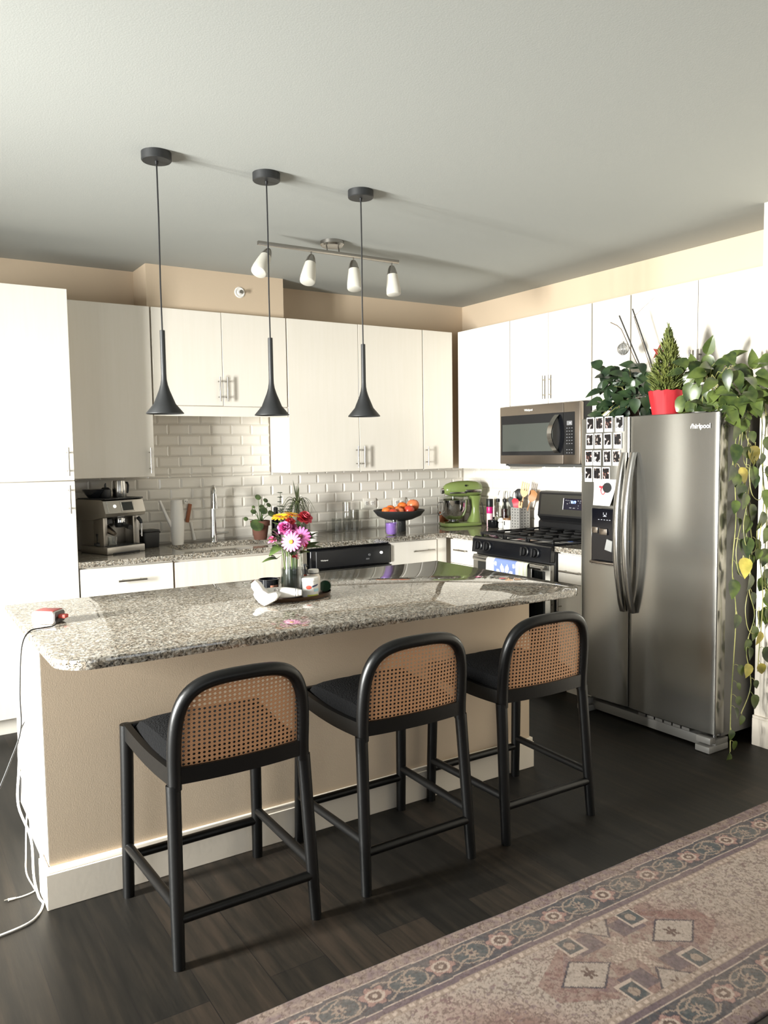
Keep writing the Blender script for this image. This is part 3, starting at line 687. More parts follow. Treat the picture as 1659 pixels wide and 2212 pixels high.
# ------------------------------------------------------------------ dishwasher
loc = V((-1.44, -.31, 0)); t = thing('dishwasher', 'black dishwasher built in below the worktop by the glasses', 'dishwasher', loc)
b = B().box(-1.757, -1.128, -.59, -.02, .10, .878).box(-1.757, -1.128, -.53, -.02, 0, .10); obj('tub_case', b, BLACK_PLASTIC, t, world=loc)
b = B().box(-1.754, -1.131, -.625, -.59, .735, .868, .012, 3); cpn = obj('control_panel', b, BLACK_GLOSS, t, world=loc)
b = B().box(-1.715, -1.14, -.632, -.618, .742, .860, .010, 3); obj('fascia', b, BLACK_PLASTIC, cpn, world=loc)
b = B().box(-1.754, -1.131, -.622, -.59, .11, .728, .004, 2); obj('door', b, brushed('dark_steel', (84, 84, 82), .3, 0), t, world=loc)
text('brand_lettering', BRAND, .013, V((-1.655, -.6326, .795))-loc, (1, 0, 0), (0, 0, 1), WHITE_PL, cpn, .0004)
b = B().cyl((-1.215, -.628, .815), (-1.215, -.640, .815), .009, n=16); obj('status_light', b, mat('white_lamp', (255, 250, 245), .4, **{'Emission Color': (1, 1, 1, 1), 'Emission Strength': 1.5}), cpn, world=loc)
b = B().cyl((-1.31, -.628, .807), (-1.31, -.640, .807), .008, n=16).box(-1.335, -1.31, -.634, -.630, .775, .785); obj('button', b, mat('grey_button', (92, 92, 94), .4), cpn, world=loc)

# ------------------------------------------------------------------ tap
loc = V((-2.207, -.098, ZC)); t = thing('kitchen_tap', 'tall chrome pull-down tap standing behind the sink', 'tap', loc)
b = B(); b.lathe([(0, 0), (.027, 0), (.027, .004), (.024, .010), (.0205, .06), (.0155, .22), (.0145, .27)], (0, 0, 0), 24)
rr = .052; dirv = V((-.25, -.97, 0)).normalized(); pts = [V((0, 0, .26))]
for i in range(13):
    th = PI - PI*1.02*i/12; pts.append(dirv*(rr+rr*math.cos(th)) + V((0, 0, .318+rr*math.sin(th))))
b.tube(pts, .0145, 14); obj('spout', b, CHROME, t)
e = pts[-1]; b = B(); b.cyl(e+V((0, 0, .012)), e+dirv*.006+V((0, 0, -.085)), .0155, .021, 20); sh = obj('spray_head', b, CHROME, t)
b = B(); b.ball(e+dirv*.018+V((0, 0, -.045)), (.006, .006, .016), 12, 8); obj('spray_button', b, BLACK_PLASTIC, sh)
b = B(); b.tube([(.015, -.004, .058), (.05, -.01, .056), (.10, -.018, .06)], [.012, .009, .006], 12); obj('lever', b, CHROME, t)
# ------------------------------------------------------------------ counter stools
def cane_mat():
    """woven cane: open octagonal mesh, holes are really transparent"""
    m = bpy.data.materials.new('cane_webbing'); m.use_nodes = True; nt = m.node_tree; L = nt.links.new; p = nt.nodes['Principled BSDF']; out = nt.nodes['Material Output']
    uv = nt.nodes.new('ShaderNodeUVMap'); uv.uv_map = 'weave'
    sp = nt.nodes.new('ShaderNodeSeparateXYZ'); L(uv.outputs[0], sp.inputs[0])
    def M(op, a, b=None, c=None):
        n = nt.nodes.new('ShaderNodeMath'); n.operation = op
        for i, x in enumerate((a, b, c)):
            if x is None: continue
            if isinstance(x, (int, float)): n.inputs[i].default_value = x
            else: L(x, n.inputs[i])
        return n.outputs[0]
    fx = M('SUBTRACT', M('FRACT', sp.outputs[0]), .5); fy = M('SUBTRACT', M('FRACT', sp.outputs[1]), .5)
    r = M('SQRT', M('ADD', M('MULTIPLY', fx, fx), M('MULTIPLY', fy, fy)))
    hole = M('LESS_THAN', r, .27)
    w1 = M('SINE', M('MULTIPLY', M('ADD', sp.outputs[0], sp.outputs[1]), 2*PI*2)); w2 = M('SINE', M('MULTIPLY', sp.outputs[0], 2*PI*3))
    rp = ramp(nt, [(0, (158, 112, 78)), (.5, (190, 142, 104)), (1, (208, 164, 126))]); L(M('MULTIPLY_ADD', M('MULTIPLY', w1, w2), .35, .5), rp.inputs[0]); L(rp.outputs[0], p.inputs['Base Color']); p.inputs['Roughness'].default_value = .5
    tr = nt.nodes.new('ShaderNodeBsdfTransparent'); mx = nt.nodes.new('ShaderNodeMixShader'); L(hole, mx.inputs[0]); L(p.outputs[0], mx.inputs[1]); L(tr.outputs[0], mx.inputs[2]); L(mx.outputs[0], out.inputs['Surface'])
    return m
CANE = cane_mat()
BOUCLE = mat('black_boucle_fabric', (7, 7, 8), .98, spec=.15, var=.5, vscale=160, bump=.8, bscale=170)
# back arch in the stool's own frame: x across, +y towards the island, z up
half = [(.2095, .52), (.2095, .58), (.2095, .64), (.2065, .70), (.198, .750), (.179, .794), (.147, .824), (.103, .840), (.05, .846), (0, .847)]
def yb(z): return -.215-.030*max(0, (z-.56)/.30)**1.2
def bow(x): return -.022*(1-(x/.215)**2)          # back curves gently outwards
arch = [(-x, z) for x, z in half] + [(x, z) for x, z in half[-2::-1]]
stool_root = thing('counter_stool', 'black counter stool with cane back, nearest the charging cables', 'stool', (0, 0, 0), 0, 'black cane-back counter stools')
def make_stool(t):
    b = B(); pts = [V((x, yb(z)+bow(x), z)) for x, z in arch]
    # smooth the outline
    sm = []
    for i in range(len(pts)-1):
        p0, p1, p2, p3 = pts[max(0, i-1)], pts[i], pts[i+1], pts[min(len(pts)-1, i+2)]
        for k in range(3):
            s_ = k/3; sm.append(.5*((2*p1)+(p2-p0)*s_+(2*p0-5*p1+4*p2-p3)*s_*s_+(3*p1-p0-3*p2+p3)*s_**3))
    sm.append(pts[-1])
    b.tube(sm, .0222, 14, flat=.95, up=(0, 1, 0)); obj('back_frame', b, BLACK_SATIN, t)
    # cane panel
    b = B(); me_pts = []
    def inner(z):   # half width of the opening at height z
        for (x0, z0), (x1, z1) in zip(half, half[1:]):
            if z0 <= z <= z1: return x0+(x1-x0)*(z-z0)/max(1e-6, z1-z0)
        return 0
    NX, NZ = 24, 22; zlo, zhi = .575, .846
    uvs = []; grid = []
    for j in range(NZ+1):
        z = zlo+(zhi-zlo)*(1-(1-j/NZ)**1.6); w_ = max(.004, inner(z)); row = []
        for i in range(NX+1):
            x = -w_+2*w_*i/NX; row.append((b._v((x, yb(z)+bow(x)+.002, z)), (x/.0152+.5, z/.0136)))
        grid.append(row)
    uvl = b.bm.loops.layers.uv.new('weave')
    for j in range(NZ):
        for i in range(NX):
            q = [grid[j][i], grid[j][i+1], grid[j+1][i+1], grid[j+1][i]]; f = b._f([x[0] for x in q])
            if f:
                for lp, x in zip(f.loops, q): lp[uvl].uv = x[1]
    obj('cane_back', b, CANE, t)['label'] = 'natural woven cane panel'
    # back rail
    b = B()
    def rail(u, v):
        x = -.205+.41*u; c = [(-.012, -.026), (.012, -.026), (.012, .024), (-.012, .024)][int(round(v*4)) % 4]; z = .5625+c[1]; return V((x, yb(z)+bow(x)*.8+c[0], z))
    R_ = [[b._v(rail(i/14, k/4)) for k in range(4)] for i in range(15)]
    for A, C in zip(R_, R_[1:]):
        for k in range(4): b._f([A[k], A[(k+1) % 4], C[(k+1) % 4], C[k]])
    b._f(R_[0][::-1]); b._f(R_[-1]); bmesh.ops.recalc_face_normals(b.bm, faces=b.bm.faces); obj('back_rail', b, BLACK_SATIN, t)
    # legs
    for s_ in (-1, 1):
        b = B(); b.tube([(s_*.2135, -.215, .535), (s_*.2155, -.222, .45), (s_*.222, -.240, .2), (s_*.227, -.255, 0)], [.0222, .0215, .0205, .018], 14, flat=1, up=(0, 1, 0)); obj('leg', b, BLACK_SATIN, t)
    for s_ in (-1, 1):
        b = B(); b.tube([(s_*.230, .205, .602), (s_*.232, .208, .45), (s_*.236, .216, .2), (s_*.238, .224, 0)], [.022, .0215, .0205, .019], 14, up=(0, 1, 0)); obj('leg', b, BLACK_SATIN, t)
    # seat frame: side and front rails, sides dip gently
    for s_ in (-1, 1):
        b = B(); n = 12; R_ = []
        for i in range(n+1):
            u = i/n; y = -.212+.41*u; x = s_*(.2125+.018*u); zc = .558+.022*u-.012*math.sin(PI*u)
            R_.append([b._v((x+dx, y, zc+dz)) for dx, dz in ((-.011, -.026), (.011, -.026), (.011, .026), (-.011, .026))])
        for A, C in zip(R_, R_[1:]):
            for k in range(4): b._f([A[k], A[(k+1) % 4], C[(k+1) % 4], C[k]])
        b._f(R_[0][::-1]); b._f(R_[-1]); bmesh.ops.recalc_face_normals(b.bm, faces=b.bm.faces); obj('seat_rail', b, BLACK_SATIN, t)
    b = B().box(-.228, .228, .193, .217, .552, .604, .004); obj('seat_rail', b, BLACK_SATIN, t)
    # cushion
    b = B(); NU_, NV_ = 18, 18
    def top(u, v):
        x, y = 2*u-1, 2*v-1; k = (1-abs(x)**5)*(1-abs(y)**5); r_ = .86+.14*k
        zz = .578+.056*max(0, k)**.4
        hw = .208-.004+.016*v
        return V((x*hw, -.200+.395*v, zz + .006*v + (random.random()-.5)*.0015))
    g = [[b._v(top(i/NU_, j/NV_)) for i in range(NU_+1)] for j in range(NV_+1)]
    for j in range(NV_):
        for i in range(NU_): b._f([g[j][i], g[j][i+1], g[j+1][i+1], g[j+1][i]])
    rim = [g[0][i] for i in range(NU_+1)]+[g[j][NU_] for j in range(1, NV_+1)]+[g[NV_][i] for i in range(NU_-1, -1, -1)]+[g[j][0] for j in range(NV_-1, 0, -1)]
    low = [b._v((v.co.x, v.co.y, .548)) for v in rim]
    for i in range(len(rim)): b._f([rim[(i+1) % len(rim)], rim[i], low[i], low[(i+1) % len(rim)]])
    b._f(low); obj('seat', b, BOUCLE, t)['label'] = 'black boucle seat cushion'
    # stretchers
    for p0, p1 in (((-.223, -.245, .142), (.223, -.245, .142)), ((-.236, .218, .142), (.236, .218, .142)), ((-.237, .217, .180), (-.224, -.240, .180)), ((.237, .217, .180), (.224, -.240, .180))):
        b = B(); b.cyl(p0, p1, .0155, n=12); obj('stretcher', b, BLACK_SATIN, t)
make_stool(stool_root); stool_root.location = (-3.222, -2.768, 0); stool_root.rotation_euler = (0, 0, .012)
dup(stool_root, (-2.562, -2.742, 0), 'middle black counter stool with cane back, between the other two stools', .005)
dup(stool_root, (-1.934, -2.742, 0), 'black counter stool with cane back, nearest the refrigerator', -.01)

# ------------------------------------------------------------------ pendant lamps
PEND = thing('pendant_lamp', 'black trumpet pendant lamp above the island, nearest the tall pantry cabinet', 'lamp', (-3.134, -2.08, H), 0, 'black pendant lamps over the island')
b = B().lathe([(0, 0), (.0575, 0), (.0575, -.029), (.0545, -.0325), (0, -.0325)][::-1], (0, 0, 0), 40); obj('ceiling_canopy', b, BLACK_METAL, PEND)
b = B().lathe([(0, -.045), (.006, -.045), (.007, -.032), (0, -.032)], (0, 0, 0), 14); b.tube([(0, 0, -.032), (.001, 0, -.25), (-.001, 0, -.5), (0, 0, -.68)], .0032, 8); obj('cord', b, BLACK_PLASTIC, PEND)
z0 = 1.661-H; zt = 1.988-H
prof = [(0, zt), (.0098, zt), (.0102, zt-.004), (.0104, zt-.17), (.0112, zt-.192), (.0145, zt-.212), (.0215, zt-.235), (.043, zt-.288), (.0735, z0+.003), (.0735, z0), (.0715, z0), (.041, zt-.289), (.019, zt-.236), (.010, zt-.21), (0, zt-.205)]
b = B().lathe(prof, (0, 0, 0), 48); obj('lamp_shade', b, BLACK_METAL, PEND, sharp=50)
b = B().ball((0, 0, z0+.065), .019, 14, 10); obj('bulb', b, mat('frosted_bulb', (220, 218, 210), .4), PEND)
dup(PEND, (-2.671, -2.08, H), 'black trumpet pendant lamp above the island, middle of the row of three')
dup(PEND, (-2.214, -2.086, H), 'black trumpet pendant lamp above the island, nearest the refrigerator')

# ------------------------------------------------------------------ track light
loc = V((-1.92, -1.288, H)); t = thing('track_light', 'brushed nickel track light with four frosted glass shades on the ceiling', 'lamp', loc)
b = B().lathe([(0, 0), (.066, 0), (.066, -.018), (.058, -.028), (0, -.030)][::-1], (.012, .02, 0), 32)
for dx in (-.03, .045): b.cyl((dx, .01, -.028), (dx, 0, -.066), .004, n=8)
obj('ceiling_canopy', b, STEEL_BAR, t)
b = B().box(-.444, .439, -.009, .009, -.078, -.058, .002); obj('bar', b, STEEL_BAR, t)
FROST = mat('frosted_glass', (232, 228, 216), .45, **{'Transmission Weight': .35, 'Subsurface Weight': .0})
for (px_, d) in ((-.385, V((-.50, -.30, -.80))), (-.130, V((-.30, -.24, -.92))), (.135, V((-.08, -.2, -.97))), (.392, V((.0, -.12, -1)))):
    b = B(); b.cyl((px_, 0, -.068), (px_, 0, -.108), .0045, n=8); h = obj('lamp_stem', b, STEEL_BAR, t)
    d = d.normalized(); q = d.to_track_quat('Z', 'Y').to_matrix(); c = V((px_, 0, -.104))-d*.004
    b = B().lathe([(0, -.006), (.014, -.004), (.022, .012), (.029, .040), (.030, .046), (0, .046)], c, 24, q); obj('lamp_cup', b, STEEL_BAR, t)
    b = B().lathe([(.0285, .040), (.036, .085), (.0415, .13), (.0420, .155), (.040, .162), (.034, .166), (0, .167)], c, 28, q); obj('lamp_shade', b, FROST, t)

# sprinkler cover on the bulkhead
loc = V((-2.047, -.27, 2.548)); t = thing('fire_sprinkler', 'round white fire sprinkler on the bulkhead above the sink cabinets', 'sprinkler', loc)
Mq = V((0, -1, 0)).to_track_quat('Z', 'Y').to_matrix()
b = B().lathe([(.035, 0), (.036, .003), (.03, .007), (.024, .004), (.015, .004), (.014, .012), (0, .012)], (0, 0, 0), 28, Mq); obj('escutcheon', b, WHITE_PL, t)
b = B().cyl((0, -.010, 0), (0, -.034, 0), .006, n=10); b.cyl((0, -.032, 0), (0, -.035, 0), .012, n=12); b.tube([(0, -.012, .009), (.003, -.026, .012), (0, -.033, .003)], .0018, 6); obj('sprinkler_head', b, STEEL_BAR, t)

# ------------------------------------------------------------------ runner rug
RX0, RX1, RY0, RY1 = -4.5, .55-1.0, -4.085, -3.338
def rug():
    def hsh(i, j): return noise.cell(V((i*1.37+.5, j*2.11+.5, 3.3)))
    def nz(x, y, s_): return noise.noise(V((x*s_, y*s_, 1.7)))
    pal = dict(ivory=lin((150, 138, 128)), sand=lin((134, 119, 108)), rust=lin((108, 74, 70)), wine=lin((92, 64, 70)), teal=lin((48, 62, 68)), navy=lin((46, 46, 58)), plum=lin((100, 84, 90)), rose=lin((136, 106, 100)), cream=lin((166, 150, 138)), brown=lin((78, 62, 58)))
    yc = (RY0+RY1)/2; hw = (RY1-RY0)/2
    mixc = lambda a, c, t: tuple(a[i]*(1-t)+c[i]*t for i in range(3))
    def flower(x, y, n, r0, r1):
        r = math.hypot(x, y); th = math.atan2(y, x); return r < r0+(r1-r0)*abs(math.cos(th*n/2))
    def border(x, y):   # x along, y in -1..1 across the band (half width .06)
        P_ = .225; k = math.floor(x/P_); u = (x/P_-k-.5)*P_; s_ = y*.058
        r = math.hypot(u/1.15, s_)
        if r < .008: return pal['cream']
        if r < .018: return pal['brown']
        if r < .026: return pal['cream']
        if r < .036 + .006*math.sin(6*math.atan2(s_, u)): return pal['rose']
        if r < .041 + .006*math.sin(6*math.atan2(s_, u)): return pal['navy']
        uu = abs(u)-P_/2; 
        if flower(uu, s_, 8, .008, .024): return pal['sand'] if math.hypot(uu, s_) > .006 else pal['navy']
        e = (uu/.062)**2+(s_/.045)**2
        if e > .86 and e < 1.08: return pal['sand']
        if abs(abs(s_)-.03-.012*math.sin(u*58)) < .0035: return pal['sand']
        return pal['teal'] if e < 1 else mixc(pal['teal'], pal['navy'], .6)
    def arab(x, y, sc):   # small broken motifs of the field
        v = nz(x+7, y, sc)+.6*nz(x, y+3, sc*2.1); return v
    def field(x, y):
        warm = nz(x+11, y, 2.2)*.9+nz(x, y, 5)*.5
        base = mixc(pal['ivory'], pal['rose'] if warm < .25 else pal['rust'], max(0, min(.75, .15+warm*1.3)))
        v = abs(arab(x, y, 42)); w_ = arab(x+3, y+5, 60)
        if v < .10: base = mixc(base, pal['brown'], .6)
        elif w_ > .40: base = mixc(base, pal['wine'] if nz(x, y+4, 8) > 0 else pal['plum'], .7)
        elif w_ < -.40: base = mixc(base, pal['cream'], .5)
        return base
    def medallion(x, y):
        X, Y = abs(x), abs(y); d = X/.30+Y/.25
        def dia(cx, cy, a, c): return abs(X-cx)/a+abs(Y-cy)/c
        q = dia(0, .145, .075, .075)
        if q < 1: return pal['navy'] if q > .88 else (pal['brown'] if flower(X, Y-.145, 6, .006, .024) else pal['ivory'])
        q = dia(.19, 0, .10, .062)
        if q < 1: return pal['navy'] if q > .9 else (pal['brown'] if flower(X-.18, Y, 6, .006, .022) else pal['ivory'])
        if abs(X-.135) < .036 and abs(Y-.105) < .036:
            r = max(abs(X-.135), abs(Y-.105)); return pal['cream'] if r > .029 else (pal['teal'] if math.hypot(X-.135, (Y-.105)) > .016 else pal['sand'])
        if abs(X-.09) < .05 and abs(Y-.085) < .03: return mixc(pal['navy'], pal['plum'], .5+.5*nz(x, y, 60))
        if (X < .016 and Y < .07) or (Y < .014 and X < .085): return pal['cream'] if (int(X*130)+int(Y*130)) % 2 else pal['sand']
        if abs(X-Y*1.15) < .008 and X < .09: return pal['sand']
        if d < .62: return mixc(field(x, y), pal['rust'] if nz(x, y, 45) < .1 else pal['sand'], .55)
        if d < .95: return mixc(field(x, y), pal['wine'] if nz(x, y, 38) > 0 else pal['rust'], .6)
        return None
    def colour(x, y):
        e = hw-abs(y-yc); wob = .004*nz(x, y, 9)
        e += wob
        if e < .006: c = pal['navy']
        elif e < .052: c = mixc(pal['sand'], pal['plum'], max(0, min(1, .55+.9*nz(x, y, 45)))); c = pal['brown'] if abs(nz(x, y, 50)) < .07 else c
        elif e < .056: c = pal['cream']
        elif e < .168: c = border(x+(.1 if y < yc else 0), (e-.112)/.056)
        elif e < .172: c = pal['cream']
        elif e < .192: c = mixc(pal['plum'], pal['navy'], .35)
        elif e < .215: c = pal['sand'] if (int(x/.014) % 2 or abs(e-.2035) > .006) else pal['cream']
        else:
            c = None
            for k in range(-3, 5):
                mx_ = -2.30+k*1.12
                if abs(x-mx_) < .34:
                    c = medallion(x-mx_, (y-yc)*.86)
                    if c is None and abs(x-mx_)/.42+abs(y-yc)/.22 < 1: c = mixc(pal['rust'], field(x, y), .45+.3*nz(x, y, 40))
            if c is None: c = field(x, y)
        wear = .16+.30*max(0, nz(x+2, y+9, 3.5)+.25)+.35*max(0, nz(x+5, y+1, 70))
        c = mixc(c, pal['sand'], max(0, min(.65, wear)))
        m2 = abs(nz(x+1, y+8, 36)+.5*nz(x, y, 80))
        if m2 < .05: c = mixc(c, pal['brown'], .4)
        g = 1+.22*nz(x, y, 130)+.10*nz(x, y, 230); return tuple(min(1, z*g*.84) for z in c)
    b = B(); cols = []
    xa, xb, cell = -3.60, -1.0, .0040      # the stretch the camera can see is woven finely
    xs = [RX0+.012*i for i in range(int((xa-RX0)/.012))] + [xa+cell*i for i in range(int((xb-xa)/cell)+1)] + [xb+.011*i for i in range(1, int((RX1-xb)/.011))]
    ys = [RY0+(RY1-RY0)*j/int((RY1-RY0)/cell) for j in range(int((RY1-RY0)/cell)+1)]
    g = []
    for y in ys:
        row = []
        for x in xs:
            e = min(y-RY0, RY1-y); z = .0075 + .0012*nz(x, y, 3) - (.004 if e < .002 else 0) + (.003*max(0, nz(x, 0, 4)) if e < .03 else 0)
            row.append(b._v((x, y + (.004*nz(x, 1, 5) if e < .01 else 0), z))); cols.append(colour(x, y))
        g.append(row)
    for r0, r1 in zip(g, g[1:]):
        for i in range(len(xs)-1): b._f([r0[i], r0[i+1], r1[i+1], r1[i]])
    nx = len(xs); bot = {}
    rim = [g[0][i] for i in range(nx)]+[r[-1] for r in g[1:]]+[g[-1][i] for i in range(nx-2, -1, -1)]+[r[0] for r in g[-2:0:-1]]
    low = [b._v((v.co.x, v.co.y, .0004)) for v in rim]
    for i in range(len(rim)): k = (i+1) % len(rim); b._f([rim[k], rim[i], low[i], low[k]])
    cols += [pal['navy']]*len(low)
    m = bpy.data.materials.new('woven_rug'); m.use_nodes = True; nt = m.node_tree; p = nt.nodes['Principled BSDF']; vc = nt.nodes.new('ShaderNodeVertexColor'); vc.layer_name = 'weave'
    tc = nt.nodes.new('ShaderNodeTexCoord'); n = nt.nodes.new('ShaderNodeTexNoise'); n.inputs['Scale'].default_value = 420; n.inputs['Detail'].default_value = 2; nt.links.new(tc.outputs['Object'], n.inputs[0])
    mr = nt.nodes.new('ShaderNodeMapRange'); mr.inputs[3].default_value = .78; mr.inputs[4].default_value = 1.22; nt.links.new(n.outputs['Fac'], mr.inputs[0])
    mu = nt.nodes.new('ShaderNodeMixRGB'); mu.blend_type = 'MULTIPLY'; mu.inputs[0].default_value = 1; nt.links.new(vc.outputs[0], mu.inputs[1]); nt.links.new(mr.outputs[0], mu.inputs[2]); nt.links.new(mu.outputs[0], p.inputs['Base Color'])
    p.inputs['Roughness'].default_value = .95; p.inputs['Specular IOR Level'].default_value = .15
    o = obj('runner_rug', b, m, sharp=180); ca = o.data.color_attributes.new('weave', 'FLOAT_COLOR', 'POINT')
    ca.data.foreach_set('color', [x for c in cols for x in (*c, 1)])
    tag(o, 'faded oriental runner rug with teal floral borders on the dark floor', 'rug')
rug()
# ------------------------------------------------------------------ things on the back worktop
ZQ = ZC+.0006
# espresso machine
t = thing('espresso_machine', 'grey espresso machine on the worktop beside the pantry cabinet', 'coffee machine', (-2.905, -.215, ZQ), .37)
MACH = brushed('machine_steel', (168, 164, 158), .33, 0); DARK = mat('machine_dark', (34, 35, 37), .4, var=.1)
b = B(); b.box(-.125, .13, -.02, .15, .02, .24, .008); b.box(.085, .13, -.10, .0, .02, .24, .004); b.box(-.125, -.095, -.10, .0, .02, .24, .004); obj('body', b, MACH, t)
b = B(); b.prism([(-.02, .2), (-.155, .225), (-.165, .245), (-.140, .318), (-.12, .326), (.15, .326), (.15, .2)], lambda u, v, d: V((d, u, v)), -.15, .135, .006, 2); hd = obj('head', b, MACH, t)
def onface(x, s_, e):   # point on the sloped control face
    p0, p1 = V((0, -.165, .245)), V((0, -.140, .318)); n_ = V((0, -.946, .324)); q = p0.lerp(p1, s_)+n_*e; return V((x, q.y, q.z))
def facebox(b, x0, x1, s0, s1, e0, e1): b.prism([(x0, s0), (x1, s0), (x1, s1), (x0, s1)], lambda u, v, d: onface(u, v, d), e0, e1, .001, 1); return b
obj('screen_frame', facebox(B(), -.035, .055, .08, .92, -.002, .004), STEEL_LT, hd); obj('screen', facebox(B(), -.028, .048, .16, .84, .003, .005), mat('machine_screen', (48, 52, 52), .12), hd)
b = B().cyl(onface(-.078, .55, 0), onface(-.078, .55, .005), .010, n=18); obj('power_button', b, mat('white_lit_button', (255, 255, 250), .4, **{'Emission Color': (1, 1, .96, 1), 'Emission Strength': .8}), hd)
obj('trim_line', facebox(B(), -.128, -.124, .05, .95, -.001, .003), STEEL_LT, hd)
b = B().box(-.14, .13, -.148, .13, .326, .332, .002); obj('cup_tray', b, DARK, t)
b = B(); b.lathe([(0, 0), (.045, 0), (.05, .004), (.078, .04), (.082, .052), (.076, .054), (0, .054)], (-.075, .03, .332), 26); obj('bean_hopper', b, mat('smoked_plastic', (30, 32, 36), .12), t)
b = B().box(-.14, .13, -.152, .12, 0, .045, .006, 2); dt = obj('drip_tray', b, MACH, t)
b = B().box(-.10, .09, -.1545, -.15, 0, .010, .002); obj('tray_foot_gap', b, DARK, dt)
b = B().box(-.125, .115, -.14, -.03, .044, .047)
for i in range(8): b.box(-.12+.03*i, -.10+.03*i, -.138, -.032, .046, .0485)
obj('tray_grid', b, DARK, dt)
b = B(); b.lathe([(0, 0), (.034, 0), (.034, .02), (.031, .03), (0, .03)], (.01, -.075, .182), 22); obj('group_head', b, CHROME, t)
b = B(); b.lathe([(0, -.03), (.028, -.03), (.034, -.012), (.034, .0), (0, 0)], (.01, -.075, .182), 22); b.tube([(.01, -.105, .168), (-.005, -.16, .163), (-.012, -.205, .158)], [.010, .013, .014], 12); obj('portafilter', b, DARK, t)
b = B(); b.lathe([(0, 0), (.03, 0), (.03, .018), (.026, .028), (0, .028)], (-.078, -.075, .180), 22); obj('grinder_outlet', b, DARK, t)
b = B(); b.tube([(-.078, -.06, .15), (-.076, -.10, .135), (-.07, -.135, .118)], [.024, .02, .012], 12); obj('grinder_cradle', b, STEEL_H, t)
b = B(); b.tube([(.112, -.115, .205), (.116, -.135, .185), (.118, -.14, .17)], [.012, .011, .008], 10); b.mi = 1; b.tube([(.118, -.14, .17), (.114, -.143, .09)], .0048, 10); obj('steam_wand', b, [DARK, STEEL_LT], t)
b = B(); b.M = Matrix.Translation((.025, -.10, .050)); b.lathe([(0, 0), (.022, 0), (.026, .045), (.0245, .045), (.021, .003), (0, .003)], (0, 0, 0), 20); b.M = None
tag(obj('espresso_glass', B().lathe([(0, 0), (.026, 0), (.03, .05), (.0285, .05), (.025, .003), (0, .003)], (0, 0, 0), 22), GLASS, None, (-2.925, -.325, ZQ+.0495)), 'small clear espresso glass on the machine drip tray', 'glass'); b.bm.free()
tag(obj('coffee_tamper', B().lathe([(0, 0), (.027, 0), (.027, .012), (.010, .02), (.012, .05), (.016, .068), (0, .076)], (0, 0, 0), 18), [DARK], None, (-3.0, -.29, ZQ+.0495)), 'dark coffee tamper lying low beside the espresso glass', 'tamper')
# milk jug on top of the machine
t = thing('milk_jug', 'stainless milk jug standing on top of the espresso machine', 'jug', (-2.853, -.235, ZQ+.3325), .37)
b = B().lathe([(0, 0), (.039, 0), (.041, .003), (.041, .05), (.037, .092), (.036, .1), (.0345, .1), (.036, .09), (.039, .05), (.039, .005), (0, .005)], (0, 0, 0), 28); obj('jug_body', b, STEEL_LT, t)
b = B().tube([(.036, 0, .088), (.058, 0, .086), (.064, 0, .07), (.060, 0, .035), (.056, 0, .022)], [.005, .005, .005, .005, .004], 8, flat=1.4); obj('handle', b, BLACK_PLASTIC, t)
t = thing('coffee_funnel', 'black dosing funnel leaning against the milk jug', 'funnel', (-2.942, -.262, ZQ+.3325), .2)
b = B().lathe([(.018, 0), (.03, .0), (.034, .012), (.030, .05), (.018, .062), (.016, .05), (.022, .045), (.028, .012), (.018, .008)], (0, 0, 0), 22); obj('funnel_cup', b, BLACK_PLASTIC, t)
b = B().tube([(0, .0, .06), (.0, .002, .075), (.002, .0, .088)], [.007, .006, .003], 8); obj('handle', b, BLACK_PLASTIC, t)
# black caddy
t = thing('storage_canister', 'small black lidded canister between espresso machine and watering can', 'canister', (-2.66, -.14, ZQ), .2)
b = B().prism(rounded_rect(-.056, .056, -.05, .05, (.018,)*4, 6), lambda u, v, d: V((u*(1+.06*d/.1), v*(1+.06*d/.1), d)), 0, .098, .003); obj('canister_body', b, BLACK_PLASTIC, t)
b = B().prism(rounded_rect(-.061, .061, -.055, .055, (.02,)*4, 6), lambda u, v, d: V((u, v, d)), .098, .112, .004); obj('lid', b, BLACK_PLASTIC, t)
b = B().tube([(.058, 0, .10), (.075, 0, .097), (.082, 0, .09)], [.007, .006, .006], 8); b.mi = 1; b.ball((.083, 0, .09), .006, 10, 6); b.ball((-.06, -.02, .09), .006, 10, 6); obj('latch', b, [BLACK_PLASTIC, STEEL_LT], t)
# watering can
t = thing('watering_can', 'slim white watering can with a thin spout beside the sink', 'watering can', (-2.462, -.12, ZQ))
b = B().lathe([(0, 0), (.036, 0), (.038, .004), (.045, .12), (.046, .14), (.036, .293), (.034, .293), (.043, .14), (.036, .006), (0, .006)], (0, 0, 0), 32); obj('can_body', b, WHITE_PL, t)
b = B().tube([(-.03, 0, .11), (-.06, 0, .17), (-.112, -.003, .292)], [.015, .011, .0085], 12); obj('spout', b, WHITE_PL, t)
